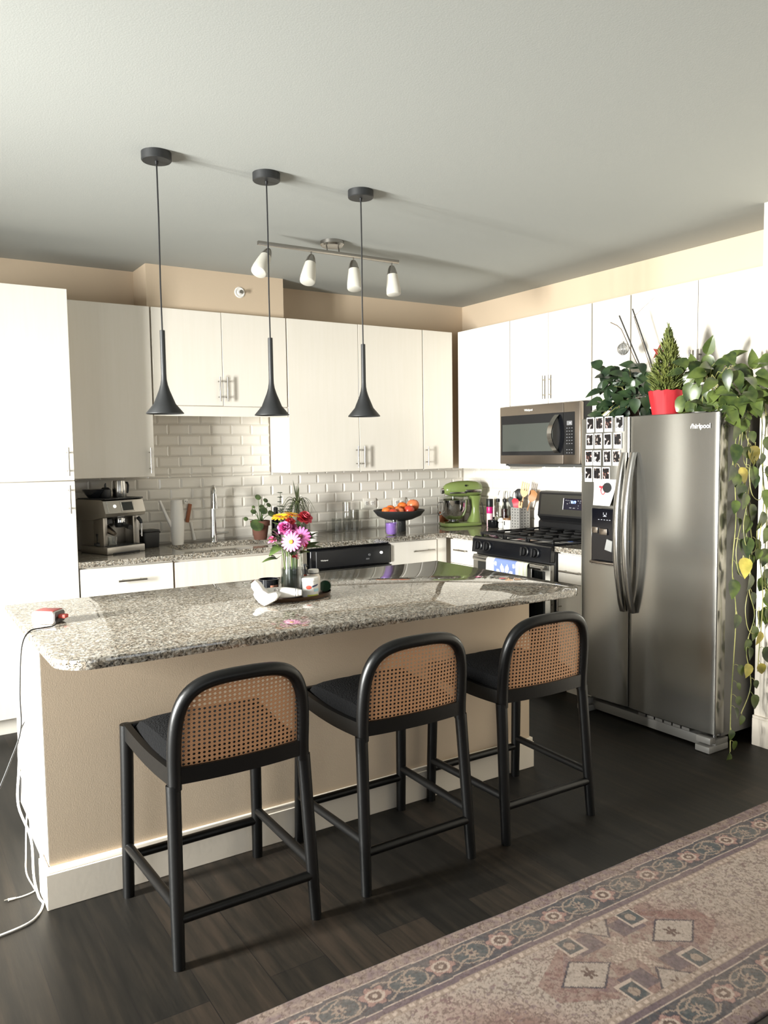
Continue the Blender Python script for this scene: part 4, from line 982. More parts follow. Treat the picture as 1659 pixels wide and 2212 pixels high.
# dish brush leaning on the tiles
t = thing('dish_brush', 'white cleaning tool with brown wooden grip leaning on the tiles', 'brush', (-2.345, -.052, ZQ))
b = B().tube([(.03, .03, .0+.012), (.018, .035, .09), (.012, .036, .132)], [.012, .008, .009], 10); obj('brush_stem', b, WHITE_PL, t)
b = B(); b.M = Matrix.Translation((-.004, .032, .196)) @ Matrix.Rotation(.2, 4, 'Y') @ Matrix.Rotation(PI, 4, 'Y'); b.box(-.0125, .0125, -.006, .006, -.062, .064, .004); obj('wooden_grip', b, mat('oiled_wood', (150, 88, 52), .45, var=.15, vscale=30), t)
b = B(); b.M = Matrix.Translation((-.023, .026, .274)) @ Matrix.Rotation(-.12, 4, 'Y'); b.box(-.014, .014, -.009, .009, -.016, .016, .004); b.mi = 1; b.cyl((-.004, -.0088, .003), (-.004, -.0095, .003), .003, n=10); b.cyl((.006, -.0088, -.003), (.006, -.0095, -.003), .0025, n=10); obj('brush_head', b, [WHITE_PL, BLACK_PLASTIC], t)
# pilea in terracotta
TERRA = mat('terracotta', (92, 57, 44), .8, var=.22, vscale=18, bump=.2, bscale=40)
SOIL = mat('potting_soil', (38, 28, 22), .95, var=.3, vscale=60, bump=.6, bscale=90)
LEAF_MID = leafmat('round_leaf_green', (42, 58, 32), (78, 96, 52))
t = thing('potted_plant', 'round-leaved plant in a terracotta pot behind the sink', 'plant', (-1.902, -.175, ZQ))
pot = obj('plant_pot', B().lathe([(0, 0), (.042, 0), (.044, .004), (.058, .094), (.066, .096), (.068, .128), (.062, .130), (.060, .115), (0, .113)], (0, 0, 0), 30), TERRA, t)
obj('soil', B().lathe([(.06, .114), (.03, .119), (0, .120)], (0, 0, 0), 20), SOIL, t)
b = B(); b2 = B(); tips = [((-.015, -.01, .29), .022), ((.045, .0, .265), .018), ((.072, .01, .232), .018), ((-.05, -.01, .225), .012), ((-.112, -.02, .148), .016), ((.07, -.03, .175), .026), ((.01, -.04, .20), .03), ((-.052, -.066, .105), .046), ((.03, .03, .22), .02), ((-.03, .04, .19), .02)]
for (x, y, z), r in tips:
    b2.tube([(x*.1, y*.1, .118), (x*.45, y*.45, .118+(z-.118)*.6), (x, y, z)], [.0028, .0022, .0015], 6)
    n_ = V((x*2, -.8+y, .55)).normalized(); q = n_.to_track_quat('Z', 'Y').to_matrix(); b.lathe([(r, .0), (r*.7, .002), (0, .0035)], (x, y, z), 16, q); b.lathe([(0, .0025), (r*.7, .001), (r, 0)], (x, y, z), 16, q)
b2.tube([(.012, -.03, .115), (.004, -.025, .165), (-.002, -.02, .205)], .004, 8)
obj('foliage', b, LEAF_MID, t); obj('stem', b2, LEAF_MID, t)
# dark bottle behind the flowers
t = thing('soap_bottle', 'black soap bottle between the terracotta pot and the spiky plant', 'bottle', (-1.772, -.15, ZQ))
obj('bottle_body', B().lathe([(0, 0), (.030, 0), (.032, .004), (.032, .12), (.022, .15), (.012, .165), (.012, .172), (0, .172)], (0, 0, 0), 24), BLACK_GLOSS, t)
obj('cap', B().lathe([(.014, .168), (.016, .172), (.016, .205), (.012, .214), (0, .216)], (0, 0, 0), 20), BLACK_PLASTIC, t)
# spiky dracaena and trailing herb
LEAF_DK = leafmat('spiky_leaf_green', (46, 54, 36), (88, 96, 62)); LEAF_GREY = leafmat('grey_green_leaf', (44, 54, 42), (78, 88, 68))
t = thing('potted_plant', 'spiky arching plant on the worktop behind the cut flowers', 'plant', (-1.625, -.19, ZQ))
obj('plant_pot', B().lathe([(0, 0), (.05, 0), (.065, .10), (.068, .105), (.062, .105), (.06, .092), (0, .09)], (0, 0, 0), 28), mat('grey_pot', (120, 116, 108), .6, var=.06), t)
obj('soil', B().lathe([(.061, .0915), (0, .096)], (0, 0, 0), 16), SOIL, t)
obj('stem', B().tube([(0, 0, .09), (.004, 0, .16), (.0, 0, .235)], [.009, .007, .006], 8), mat('brown_stem', (92, 80, 58), .8), t)
b = B(); rs = random.Random(4)
for i in range(40):
    th = i*2.399; R_l = rs.uniform(.07, .15); rise = rs.uniform(.03, .11); c0 = V((0, 0, .215+rs.uniform(-.03, .02))); drop = rs.uniform(.10, .22)
    pts = [c0+V((math.cos(th)*R_l*q, math.sin(th)*R_l*.7*q, rise*math.sin(min(1, q*1.4)*PI/2)-drop*q**2.2)) for q in [k/9 for k in range(10)]]
    b.tube(pts, [.0042, .005, .005, .0048, .0045, .004, .0034, .0028, .002, .0008], 6, flat=.3, up=(math.sin(th), -math.cos(th), 0))
for dx, L in ((-.02, .17), (.03, .15), (.006, .13), (.045, .12)): b.leaf((0, 0, .235), (dx*5-.06, 0, 1), (0, -1, .2), L, .010, .03, .3, 'long')
obj('foliage', b, LEAF_DK, t)
t = thing('potted_plant', 'small-leaved grey green trailing plant behind the cut flowers', 'plant', (-1.735, -.24, ZQ))
obj('plant_pot', B().lathe([(0, 0), (.035, 0), (.045, .075), (.047, .08), (.042, .08), (.041, .07), (0, .068)], (0, 0, 0), 24), mat('grey_pot', (120, 116, 108), .6), t)
b = B(); b2 = B()
for (ex, ez, k) in ((-.045, .315, 9), (.01, .20, 8), (.045, .24, 8), (-.03, .22, 8)):
    P = [V((ex*t_*(1.3-.3*t_)-.02*math.sin(t_*PI), -.01*t_, .068+(ez-.068)*t_)) for t_ in [i/8 for i in range(9)]]
    b2.tube(P, .0014, 6)
    for i in range(2, 9):
        for s_ in (-1, 1): b.leaf(P[i], (s_*.9, rs.uniform(-.3, .3), .35), (0, -.5, 1), rs.uniform(.020, .030), .015, .3, .2)
obj('foliage', b, LEAF_GREY, t); obj('stem', b2, LEAF_GREY, t)
# white candle jar
t = thing('candle_jar', 'small white jar with pale lid on the worktop behind the flowers', 'jar', (-1.535, -.255, ZQ))
obj('jar_body', B().lathe([(0, 0), (.03, 0), (.031, .003), (.031, .024), (0, .024)], (0, 0, 0), 26), WHITE_CER, t); obj('lid', B().lathe([(.033, .024), (.034, .026), (.034, .034), (.03, .036), (0, .036)], (0, 0, 0), 26), PAPER, t)
# drinking glasses: three clear tumblers
def tumbler(r, h): return B().lathe([(0, .0), (r, 0), (r, h), (r-.0018, h), (r-.0022, .012), (0, .012)], (0, 0, 0), 28)
for (x, y, r, h, lb) in ((-1.262, -.10, .036, .102, 'short clear glass tumbler on the worktop behind the dishwasher'), (-1.170, -.09, .031, .218, 'tallest clear cylinder glass on the worktop, beside the tumbler'), (-1.107, -.10, .034, .158, 'medium clear cylinder glass on the worktop, nearest the fruit bowl')):
    tag(obj('drinking_glass', tumbler(r, h), GLASS, None, (x, y, ZQ)), lb, 'glass', 'clear glasses on the back worktop')
# pedestal fruit bowl with fruit
t = thing('fruit_bowl', 'matte black pedestal bowl of fruit on the worktop corner', 'bowl', (-.862, -.33, ZQ))
BX, BYY = -.862, -.33
obj('bowl', B().lathe([(0, .078), (.048, .078), (.10, .090), (.16, .116), (.188, .150), (.190, .158), (.186, .158), (.156, .124), (.10, .100), (0, .094)], (0, 0, 0), 44), BLACK_METAL, t)
obj('pedestal', B().lathe([(0, 0), (.048, 0), (.050, .003), (.048, .08), (0, .08)], (0, 0, 0), 32), BLACK_METAL, t)
ORANGE = mat('orange_peel', (222, 112, 40), .45, var=.08, bump=.25, bscale=260); APPLE = mat('red_apple_skin', (190, 66, 46), .3, var=.35, vscale=12); PEACH = mat('blush_apple_skin', (214, 120, 74), .35, var=.25, vscale=10)
STEMM = mat('fruit_stem', (70, 50, 30), .8)
def fruit(name, label, x, y, z, r, m, kind):
    t = thing(name, label, kind, (BX+x, BYY+y, ZQ+z), 0, 'fruit in the pedestal bowl')
    b = B().lathe([(0, -.84*r), (.25*r, -.92*r), (.6*r, -.78*r), (.9*r, -.4*r), (1.0*r, .05*r), (.9*r, .5*r), (.62*r, .82*r), (.3*r, .92*r), (.1*r, .84*r), (0, .74*r)], (0, 0, 0), 24)
    obj('flesh', b, m, t); obj('stem', B().tube([(0, 0, .72*r), (.1*r, 0, 1.02*r)], .0016, 6), STEMM, t)
fruit('apple', 'large blush apple highest in the fruit bowl, nearest the mixer', .125, .0, .185, .047, PEACH, 'apple')
fruit('orange', 'bright orange tucked behind the large blush apple', .055, .04, .175, .038, ORANGE, 'orange')
fruit('apple', 'dark red apple in the middle of the bowl, facing the room', .045, -.065, .152, .041, APPLE, 'apple')
fruit('orange', 'small orange at the bowl centre, beside the dark red apple', -.01, .0, .158, .030, ORANGE, 'orange')
fruit('orange', 'small orange peeking over the rim, nearest the tall glasses', -.118, -.01, .152, .034, ORANGE, 'orange')
fruit('orange', 'round orange second from the glasses side of the bowl', -.062, .02, .162, .034, ORANGE, 'orange')
fruit('apple', 'flat red apple low at the rim beside the tall glasses', -.10, -.075, .145, .032, APPLE, 'apple')
fruit('apple', 'half hidden orange-red apple low between the oranges', -.035, -.06, .148, .033, PEACH, 'apple')
# purple glass mug
t = thing('glass_mug', 'clear double-wall mug with purple inside in front of the fruit bowl', 'mug', (-1.05, -.515, ZQ), -.2)
obj('outer_glass', B().lathe([(0, 0), (.040, 0), (.045, .01), (.047, .105), (.0455, .105), (.044, .012), (0, .004)], (0, 0, 0), 30), GLASS, t)
obj('purple_cup', B().lathe([(0, .006), (.032, .006), (.0405, .02), (.042, .085), (.040, .085), (.038, .02), (0, .012)], (0, 0, 0), 30), mat('purple_glaze', (150, 112, 196), .25), t)
obj('handle', B().tube([(.045, 0, .085), (.066, 0, .085), (.07, 0, .078), (.07, 0, .03), (.066, 0, .022), (.045, 0, .022)], .005, 8), GLASS, t)
# stand mixer, side-on
GRN = mat('mixer_green', (118, 134, 76), .2, var=.04, spec=.6)
t = thing('stand_mixer', 'green stand mixer with steel bowl in the worktop corner', 'mixer', (-.205, -.285, ZQ), -.32)
b = B().prism([(-.205, -.05), (-.19, -.085), (-.15, -.1), (.05, -.085), (.105, -.075), (.12, -.05), (.12, .05), (.105, .075), (.05, .085), (-.15, .1), (-.19, .085), (-.205, .05)], lambda u, v, d: V((u, v, d)), 0, .028, .010, 3); obj('base', b, GRN, t)
b = B(); prof = [(.028, .02, .12, .062), (.08, .04, .115, .052), (.14, .045, .11, .045), (.19, .035, .115, .048), (.235, .02, .125, .055)]
R_ = [[b._v((cx+.055*0+math.copysign(abs(math.cos(a))**.7, math.cos(a))*((x1-x0)/2), math.copysign(abs(math.sin(a))**.7, math.sin(a))*hw, z)) for a in [2*PI*k/24 for k in range(24)]] for (z, x0, x1, hw) in prof for cx in [(x0+x1)/2]]
for A, C in zip(R_, R_[1:]):
    for k in range(24): b._f([A[k], A[(k+1) % 24], C[(k+1) % 24], C[k]])
b._f(R_[0][::-1]); b._f(R_[-1]); obj('column', b, GRN, t)
b = B(); prof = [(.135, .01), (.133, .035), (.12, .055), (.08, .066), (.02, .070), (-.06, .068), (-.12, .060), (-.16, .046), (-.178, .030), (-.182, .0)]
R_ = []
for x, r in prof: R_.append([b._v((x, math.cos(a)*r*.95, .283+math.sin(a)*r*(.82 if math.sin(a) < 0 else 1.0))) for a in [2*PI*k/24 for k in range(24)]])
for A, C in zip(R_, R_[1:]):
    for k in range(24): b._f([A[k], A[(k+1) % 24], C[(k+1) % 24], C[k]])
b._f(R_[0]); b._f(R_[-1]); bmesh.ops.recalc_face_normals(b.bm, faces=b.bm.faces); hd = obj('motor_head', b, GRN, t, sharp=60)
b = B(); b.box(-.02, .11, -.0695, -.066, .262, .285, .001); b.box(-.15, -.02, -.068, -.06, .255, .268, .001); obj('trim_band', b, STEEL_LT, hd)
b = B(); b.cyl((-.02, -.062, .318), (-.02, -.072, .316), .007, n=12); b.box(-.03, .01, -.074, -.068, .262, .272, .002); obj('speed_lever', b, BLACK_PLASTIC, hd)
b = B(); b.cyl((-.182, 0, .275), (-.2, 0, .275), .022, n=20); obj('attachment_hub', b, CHROME, hd)
b = B().lathe([(0, .032), (.045, .032), (.05, .036), (.035, .045), (.06, .055), (.092, .09), (.108, .14), (.112, .205), (.116, .208), (.112, .210), (.108, .205), (.104, .14), (.088, .092), (.055, .06), (0, .055)], (-.10, 0, 0), 40); bw = obj('mixing_bowl', b, CHROME, t)
obj('bowl_handle', B().tube([(-.206, -.02, .19), (-.232, -.03, .19), (-.242, -.034, .17), (-.24, -.034, .11), (-.228, -.03, .09), (-.20, -.018, .10)], .0055, 8), CHROME, bw)
b = B(); b.lathe([(.115, .212), (.118, .216), (.10, .228), (.06, .236), (.045, .238), (.045, .234), (.09, .224)], (-.10, 0, 0), 34, None); obj('pouring_shield', b, GLASS, t)
b = B(); b.cyl((-.1, 0, .235), (-.1, 0, .12), .012, n=14); obj('beater_shaft', b, CHROME, t)
cordp = [(.125, -.03, .18), (.132, -.05, .12), (.128, -.06, .05), (.14, -.085, .012), (.17, -.10, .006)]
obj('power_cord', B().tube(cordp, .004, 8), BLACK_PLASTIC, t)
# copper thing behind the mixer
t = thing('copper_cup', 'copper cup tucked into the corner behind the mixer bowl', 'cup', (-.255, -.075, ZQ))
obj('cup_body', B().lathe([(0, 0), (.036, 0), (.04, .005), (.043, .10), (.041, .1), (.038, .006), (0, .006)], (0, 0, 0), 26), mat('copper', (196, 128, 96), .25, 1, var=.05), t)
# wall outlets
for (x, z, lb) in ((-.921, 1.112, 'white double wall outlet between the tall glasses and the fruit bowl'), (-.646, 1.105, 'white double wall outlet on the tiles above the fruit bowl')):
    t = thing('electrical_outlet', lb, 'outlet', (x, -.0088, z), 0, 'wall outlets on the splashback')
    obj('cover_plate', B().box(-.058, .058, -.005, 0, -.036, .036, .002), TILE, t)
    for sx in (-.026, .026):
        b = B().box(sx-.017, sx+.017, -.0075, -.004, -.016, .016, .002); r_ = obj('socket', b, WHITE_PL, t)
        b = B()
        for dx in (-.006, .006): b.box(sx+dx-.0018, sx+dx+.0018, -.0085, -.0072, -.004, .009)
        b.cyl((sx, -.0072, -.010), (sx, -.0085, -.010), .003, n=10); obj('slots', b, mat('slot_grey', (110, 100, 95), .6), r_)
# ------------------------------------------------------------------ things beside the cooker
t = thing('pepper_mill', 'slim canister with black top and pink band beside the mixer', 'canister', (-.10, -.455, ZQ))
obj('clear_body', B().lathe([(0, 0), (.024, 0), (.0245, .10), (0, .10)], (0, 0, 0), 24), mat('pale_pink_salt', (226, 190, 196), .3, var=.15, vscale=60), t)
obj('pink_band', B().lathe([(.0248, .10), (.0252, .101), (.0252, .15), (.0248, .151), (0, .151)], (0, 0, 0), 24), mat('magenta_band', (190, 30, 112), .3), t)
obj('cap', B().lathe([(.0265, .151), (.027, .153), (.027, .208), (.025, .212), (0, .212)], (0, 0, 0), 24), BLACK_PLASTIC, t)
OIL = mat('olive_oil', (176, 132, 60), .1, **{'Transmission Weight': .6}); DKV = mat('dark_vinegar', (44, 14, 16), .08)
def cruet(x, y, rz, label, liquid, lv, cap=BLACK_PLASTIC):
    t = thing('oil_bottle', label, 'bottle', (x, y, ZQ), rz, 'pour-spout bottles beside the cooker')
    obj('bottle_glass', B().lathe([(0, 0), (.026, 0), (.028, .004), (.028, .13), (.022, .155), (.012, .17), (.012, .20), (.0105, .2), (.0105, .17), (.02, .152), (.0262, .13), (.0262, .006), (0, .006)], (0, 0, 0), 24), GLASS, t)
    obj('contents', B().lathe([(0, .007), (.0258, .007), (.0258, lv), (0, lv)], (0, 0, 0), 24), liquid, t)
    b = B().lathe([(.012, .19), (.0145, .195), (.0145, .212), (.008, .218), (0, .218)], (0, 0, 0), 16); s_ = obj('stopper', b, cap, t)
    obj('pour_spout', B().tube([(0, 0, .216), (.002, 0, .245), (.008, -.004, .268), (.014, -.008, .276)], [.0032, .0028, .0025, .0022], 8), CHROME, t)
WAT = mat('pale_vinegar', (232, 226, 206), .1, **{'Transmission Weight': .5})
cruet(-.085, -.535, .2, 'clear pour-spout bottle nearest the pink canister', WAT, .08)
cruet(-.075, -.603, .5, 'pour-spout bottle of dark red vinegar behind the white pepper shaker', DKV, .14)
cruet(-.06, -.672, .1, 'pour-spout bottle of amber oil beside the steel utensil holder', OIL, .09)
cruet(-.045, -.57, 1, 'clear pour-spout bottle standing behind the dark vinegar', WAT, .05)
t = thing('spice_pot', 'low black pot at the foot of the clear oil bottle', 'pot', (-.15, -.560, ZQ))
obj('pot_body', B().lathe([(0, 0), (.042, 0), (.045, .004), (.045, .055), (.04, .06), (0, .06)], (0, 0, 0), 26), BLACK_GLOSS, t); obj('lid_knob', B().lathe([(.008, .06), (.007, .07), (.011, .078), (0, .082)], (0, 0, 0), 14), BLACK_GLOSS, t)
t = thing('pepper_shaker', 'little white shaker with black band at the foot of the dark vinegar', 'shaker', (-.152, -.648, ZQ))
obj('shaker_body', B().lathe([(0, 0), (.018, 0), (.022, .01), (.021, .035), (.018, .045), (.027, .055), (.024, .066), (.012, .078), (0, .082)], (0, 0, 0), 22), WHITE_CER, t); obj('band', B().lathe([(.0195, .046), (.0215, .047), (.0215, .052), (.0195, .053)], (0, 0, 0), 22), BLACK_PLASTIC, t)
t = thing('salt_cellar', 'white ceramic jar with brown lid beside the utensil holder', 'jar', (-.148, -.722, ZQ))
obj('jar_body', B().lathe([(0, 0), (.034, 0), (.036, .003), (.036, .068), (0, .068)], (0, 0, 0), 28), WHITE_CER, t); obj('lid', B().lathe([(.036, .068), (.0365, .072), (.034, .082), (0, .084)], (0, 0, 0), 26), mat('brown_lid', (120, 84, 52), .5, var=.15), t); obj('label_strip', B().box(-.0375, -.0345, -.004, .004, .03, .06), BLACK_PLASTIC, t)
# utensil holder: square perforated steel
UX, UY = -.112, -.815
t = thing('utensil_holder', 'square perforated steel utensil holder beside the cooker backguard', 'utensil holder', (UX, UY, ZQ))
b = B(); w_ = .05; h_ = .165
for (x0, x1, y0, y1) in ((-w_, w_, -w_, -w_+.002), (-w_, w_, w_-.002, w_), (-w_, -w_+.002, -w_, w_), (w_-.002, w_, -w_, w_)): b.box(x0, x1, y0, y1, 0, h_)
b.box(-w_, w_, -w_, w_, 0, .003); obj('holder_body', b, mat('satin_steel', (186, 184, 180), .4, .55), t)
b = B()
for i in range(7):
    for k in range(3):
        z = .02+.021*i; c = -.03+.03*k
        b.box(-w_-.0006, -w_+.0002, c-.003, c+.003, z, z+.009); b.box(c-.003, c+.003, -w_-.0006, -w_+.0002, z, z+.009)
obj('perforations', b, BLACK_PLASTIC, t)
WOODL = mat('beech_wood', (226, 178, 134), .5, var=.1, vscale=25); WOODD = mat('brown_wood', (176, 128, 84), .5, var=.1, vscale=25)
def utensil(name, label, kind, m, hm, foot, top, head, L, W_, slots=0, cup=0, group='utensils in the steel holder'):
    foot, top = V(foot), V(top); d = (top-foot).normalized(); t = thing(name, label, kind, V((UX, UY, ZQ))+foot, 0, group)
    obj('handle', B().tube([(0, 0, 0), (top-foot)*.5, (top-foot)], [.006, .0055, .005], 10), hm, t)
    b = B(); nrm = V((-1, -.45, .1)); w = d.cross(nrm).normalized(); nrm = w.cross(d).normalized(); base = top-foot
    def strip(s0, s1, c0, c1):
        pts = []
        for k in range(7):
            q = k/6; l = s0+(s1-s0)*q; pts.append((l, c0, c1))
        A = []
        for l, e0, e1 in pts:
            prof = min(1, .35+2.6*l/L)*(1 if l < L*.85 or slots else math.sqrt(max(.05, 1-((l-L*.85)/(L*.15))**2)))
            bend = nrm*(cup*math.sin(PI*l/L)*-.012)
            A.append([b._v(base+d*l+w*(e*W_*.5*prof)+nrm*o_+bend) for e, o_ in ((e0, -.002), (e1, -.002), (e1, .002), (e0, .002))])
        for X, Y in zip(A, A[1:]):
            for k in range(4): b._f([X[k], X[(k+1) % 4], Y[(k+1) % 4], Y[k]])
        b._f(A[0][::-1]); b._f(A[-1])
    if slots:
        strip(0, L*.45, -1, 1)
        for k in range(slots): c0 = -1+2*k/(slots-.35); strip(L*.44, L, c0, c0+2*.62/(slots-.35))
    else: strip(0, L, -1, 1)
    bmesh.ops.recalc_face_normals(b.bm, faces=b.bm.faces); obj(head, b, m, t)
utensil('spatula', 'slotted pale wooden spatula standing highest in the utensil holder', 'spatula', WOODL, WOODL, (.0, .03, .01), (-.01, -.045, .245), 'slotted_blade', .11, .062, 4)
utensil('wooden_spoon', 'brown wooden spoon behind the slotted spatula', 'spoon', WOODD, WOODD, (.02, .01, .01), (.03, -.075, .21), 'spoon_bowl', .09, .062, 0, 1)
utensil('ladle', 'large black ladle upright in the back of the utensil holder', 'ladle', BLACK_PLASTIC, BLACK_PLASTIC, (.02, .0, .01), (.02, .03, .215), 'ladle_bowl', .085, .068, 0, 1)
utensil('spatula', 'black turner leaning towards the oil bottles', 'spatula', BLACK_PLASTIC, BLACK_PLASTIC, (.0, -.02, .01), (-.01, .05, .15), 'turner_blade', .10, .045, 0, 0)
utensil('spatula', 'red silicone spatula low in the front of the utensil holder', 'spatula', mat('red_silicone', (206, 56, 70), .45), WOODL, (-.01, -.02, .01), (-.03, .005, .15), 'silicone_blade', .085, .05, 0, 1)
utensil('serving_fork', 'short pale wooden fork leaning out of the utensil holder front', 'fork', WOODL, WOODL, (-.01, .02, .01), (-.035, -.035, .155), 'fork_head', .06, .03, 2)
utensil('cooking_utensil', 'thin black handle standing beside the ladle', 'utensil', BLACK_PLASTIC, BLACK_PLASTIC, (.0, .03, .01), (.005, .045, .24), 'tip', .03, .006, 0, 0)

# ------------------------------------------------------------------ things on the island
ZK = ZI+.0006
t = thing('serving_tray', 'dark oval serving tray with brass rim on the island', 'tray', (-2.615, -2.135, ZK), .12)
TRX, TRY = .165, .115
def oval(rx, ry, n=40): return [(rx*math.cos(2*PI*k/n), ry*math.sin(2*PI*k/n)) for k in range(n)]
obj('tray_base', B().prism(oval(TRX, TRY), lambda u, v, d: V((u, v, d)), .004, .010, .002), mat('dark_walnut', (58, 36, 28), .4, var=.2, vscale=14), t)
b = B(); R_ = [[b._v(V((u*k, v*k, z))) for u, v in oval(TRX, TRY)] for k, z in ((.985, .003), (1.01, .003), (1.04, .018), (1.028, .018), (.99, .010))]
for A, C in zip(R_, R_[1:]):
    for k in range(40): b._f([A[k], A[(k+1) % 40], C[(k+1) % 40], C[k]])
obj('rim', b, mat('dark_bronze', (104, 84, 70), .3, 1), t)
b = B()
for k in range(4): a = PI/4+k*PI/2; b.ball((TRX*.8*math.cos(a), TRY*.8*math.sin(a), .003), (.008, .008, .003), 10, 6)
obj('feet', b, mat('aged_brass', (150, 124, 98), .3, 1), t)
ZTR = ZK+.0108
VX, VY = -2.632, -2.165
t = thing('flower_vase', 'clear glass vase of green water holding the cut flowers', 'vase', (VX, VY, ZTR))
obj('vase_glass', B().lathe([(0, 0), (.044, 0), (.047, .004), (.047, .115), (.043, .155), (.042, .19), (.044, .2), (.0425, .2), (.0405, .19), (.0415, .155), (.0452, .115), (.0452, .006), (0, .006)], (0, 0, 0), 32), GLASS, t)
obj('water', B().lathe([(0, .007), (.0445, .007), (.0445, .1155), (0, .1155)], (0, 0, 0), 30), mat('vase_water', (30, 36, 30), .3, var=.35, vscale=20, spec=.2, **{'Transmission Weight': .05}), t)
STG = leafmat('cut_stem_green', (62, 84, 40), (112, 134, 66)); LFG = leafmat('bouquet_leaf_green', (36, 54, 28), (76, 94, 46))
RQ = Matrix(((RT.x, -UP.x*0, 0), (0, 1, 0), (0, 0, 1)))
def petals(b, c, n, axis, r, L, Wd, lift, rows=1):
    q = axis.to_track_quat('Z', 'Y').to_matrix()
    for k in range(n):
        a = 2*PI*k/n + (.3 if rows > 1 else 0); d = q @ V((math.cos(a), math.sin(a), lift)); b.leaf(c+q @ V((math.cos(a)*r, math.sin(a)*r, 0)), d, axis, L, Wd, .18, .18, 'petal')
def flower(name, label, kind, off, axis, R_, n, pm, cm, cat='flower', rows=1, ball=False):
    """off: head position relative to the vase centre at its foot"""
    t = thing(name, label, cat, (VX, VY, ZTR+.0075), 0, 'cut flowers in the vase')
    off = V(off); axis = V(axis).normalized(); c = off
    b = B().tube([(off.x*.22, off.y*.22, .003), (off.x*.35, off.y*.35, .10), (off.x*.5, off.y*.5, .19), off-axis*.006], .0019, 6); obj('stem', b, STG, t)
    b = B()
    if ball:
        rs = random.Random(int(off.x*9999)+5); q = axis.to_track_quat('Z', 'Y').to_matrix()
        for k in range(n):
            a = k*2.399; e = k/n; d = q @ V((math.cos(a)*(.25+.75*e), math.sin(a)*(.25+.75*e), 1.15-1.0*e)); b.leaf(c-axis*R_*.3, d, axis+V((.1, 0, 0)), R_*(.9+.2*rs.random()), R_*.75, -.15+.4*e, .3, 'petal')
    else:
        for rr in range(rows): petals(b, c+axis*.003*rr, n, axis, R_*.12, R_*(1-.22*rr), R_*(.52 if n < 14 else .27), .12+.25*rr, rr+1)
    obj('petals', b, pm, t)
    if cm:
        q = axis.to_track_quat('Z', 'Y').to_matrix(); obj('flower_centre', B().lathe([(R_*.26, .0), (R_*.22, R_*.12), (0, R_*.17)], c+axis*.001, 14, q), cm, t)
    b = B(); q = axis.to_track_quat('Z', 'Y').to_matrix(); b.lathe([(.0, -R_*.42), (R_*.16, -R_*.34), (R_*.22, -R_*.05), (0, 0)], c, 10, q); obj('calyx', b, STG, t)
PINK = mat('pale_pink_petals', (206, 112, 168), .55, var=.12, vscale=60); PINK2 = mat('rose_pink_petals', (218, 120, 160), .55, var=.2, vscale=40); CORAL = mat('coral_petals', (206, 84, 96), .55, var=.25, vscale=40)
YEL = mat('golden_petals', (246, 178, 30), .55, var=.18, vscale=30); YC = mat('yellow_centre', (226, 176, 48), .8, var=.2, vscale=200, bump=.5, bscale=300); BC = mat('brown_centre', (120, 66, 50), .8, var=.2, vscale=200, bump=.5, bscale=300)
HOT = mat('hot_pink_petals', (214, 52, 96), .5, var=.15, vscale=40)
cv = V((-.55, -.84, .0))
flower('daisy', 'pink daisy with yellow centre, lowest of the two daisies facing the room', 'd', (-.030, -.055, .222), cv+V((-.1, 0, .25)), .036, 16, PINK, YC)
flower('daisy', 'pink daisy with brown centre beside the yellow-centred daisy', 'd', (.012, -.055, .240), cv+V((.2, 0, .3)), .038, 16, PINK, BC)
flower('chrysanthemum', 'pale pink double bloom above the daisies', 'c', (-.038, -.02, .275), cv+V((0, 0, .6)), .033, 34, PINK, None, ball=True)
flower('chrysanthemum', 'white-pink bloom tucked beside the brown-centred daisy', 'c', (.0, .0, .268), cv+V((0, 0, .8)), .030, 30, PINK, None, ball=True)
flower('carnation', 'coral red carnation highest in the bouquet', 'c', (.062, .0, .312), V((.0, -.7, .75)), .033, 40, CORAL, None, ball=True)
flower('carnation', 'red carnation bud in the middle below the yellow blooms', 'c', (-.004, .0, .298), V((-.2, -.8, .5)), .022, 26, CORAL, None, ball=True)
flower('carnation', 'mauve pink bloom half hidden beside the dark leaf', 'c', (.055, -.01, .238), V((.5, -.6, .5)), .028, 30, PINK2, None, ball=True)
flower('carnation', 'dusky pink bud at the bouquet edge beside the terracotta pot', 'c', (-.095, -.02, .232), V((-.5, -.2, .7)), .020, 22, PINK2, None, ball=True)
flower('rosebud', 'hot pink bud hanging inside the vase neck', 'r', (.006, -.022, .158), V((.1, -.6, .8)), .018, 20, HOT, None, ball=True)
flower('rosebud', 'deep pink bud at the vase rim under the mauve bloom', 'r', (.045, -.02, .200), V((.5, -.4, .4)), .020, 22, HOT, None, ball=True)
flower('chrysanthemum', 'tiny pale bud directly above the hot pink bud', 'c', (.010, -.03, .188), V((.1, -.8, .4)), .017, 18, PINK, None, ball=True)
flower('sunflower', 'golden yellow bloom seen edge-on, nearest the black bottle', 's', (-.046, .005, .318), V((-.15, -.14, 1)), .034, 14, YEL, BC, rows=2)
flower('sunflower', 'orange-yellow bloom seen edge-on beside the golden one', 's', (.002, .005, .324), V((.12, -.12, 1)), .034, 14, YEL, BC, rows=2)
flower('aster', 'small yellow tuft at the top of the bouquet beside the carnation', 'a', (.030, .05, .325), V((.1, 0, 1)), .017, 14, YEL, YC)
t = thing('leaf_sprig', 'dark green leafy sprigs filling the bouquet', 'greenery', (VX, VY, ZTR+.0075), 0, None)
b = B(); b2 = B(); rs = random.Random(12)
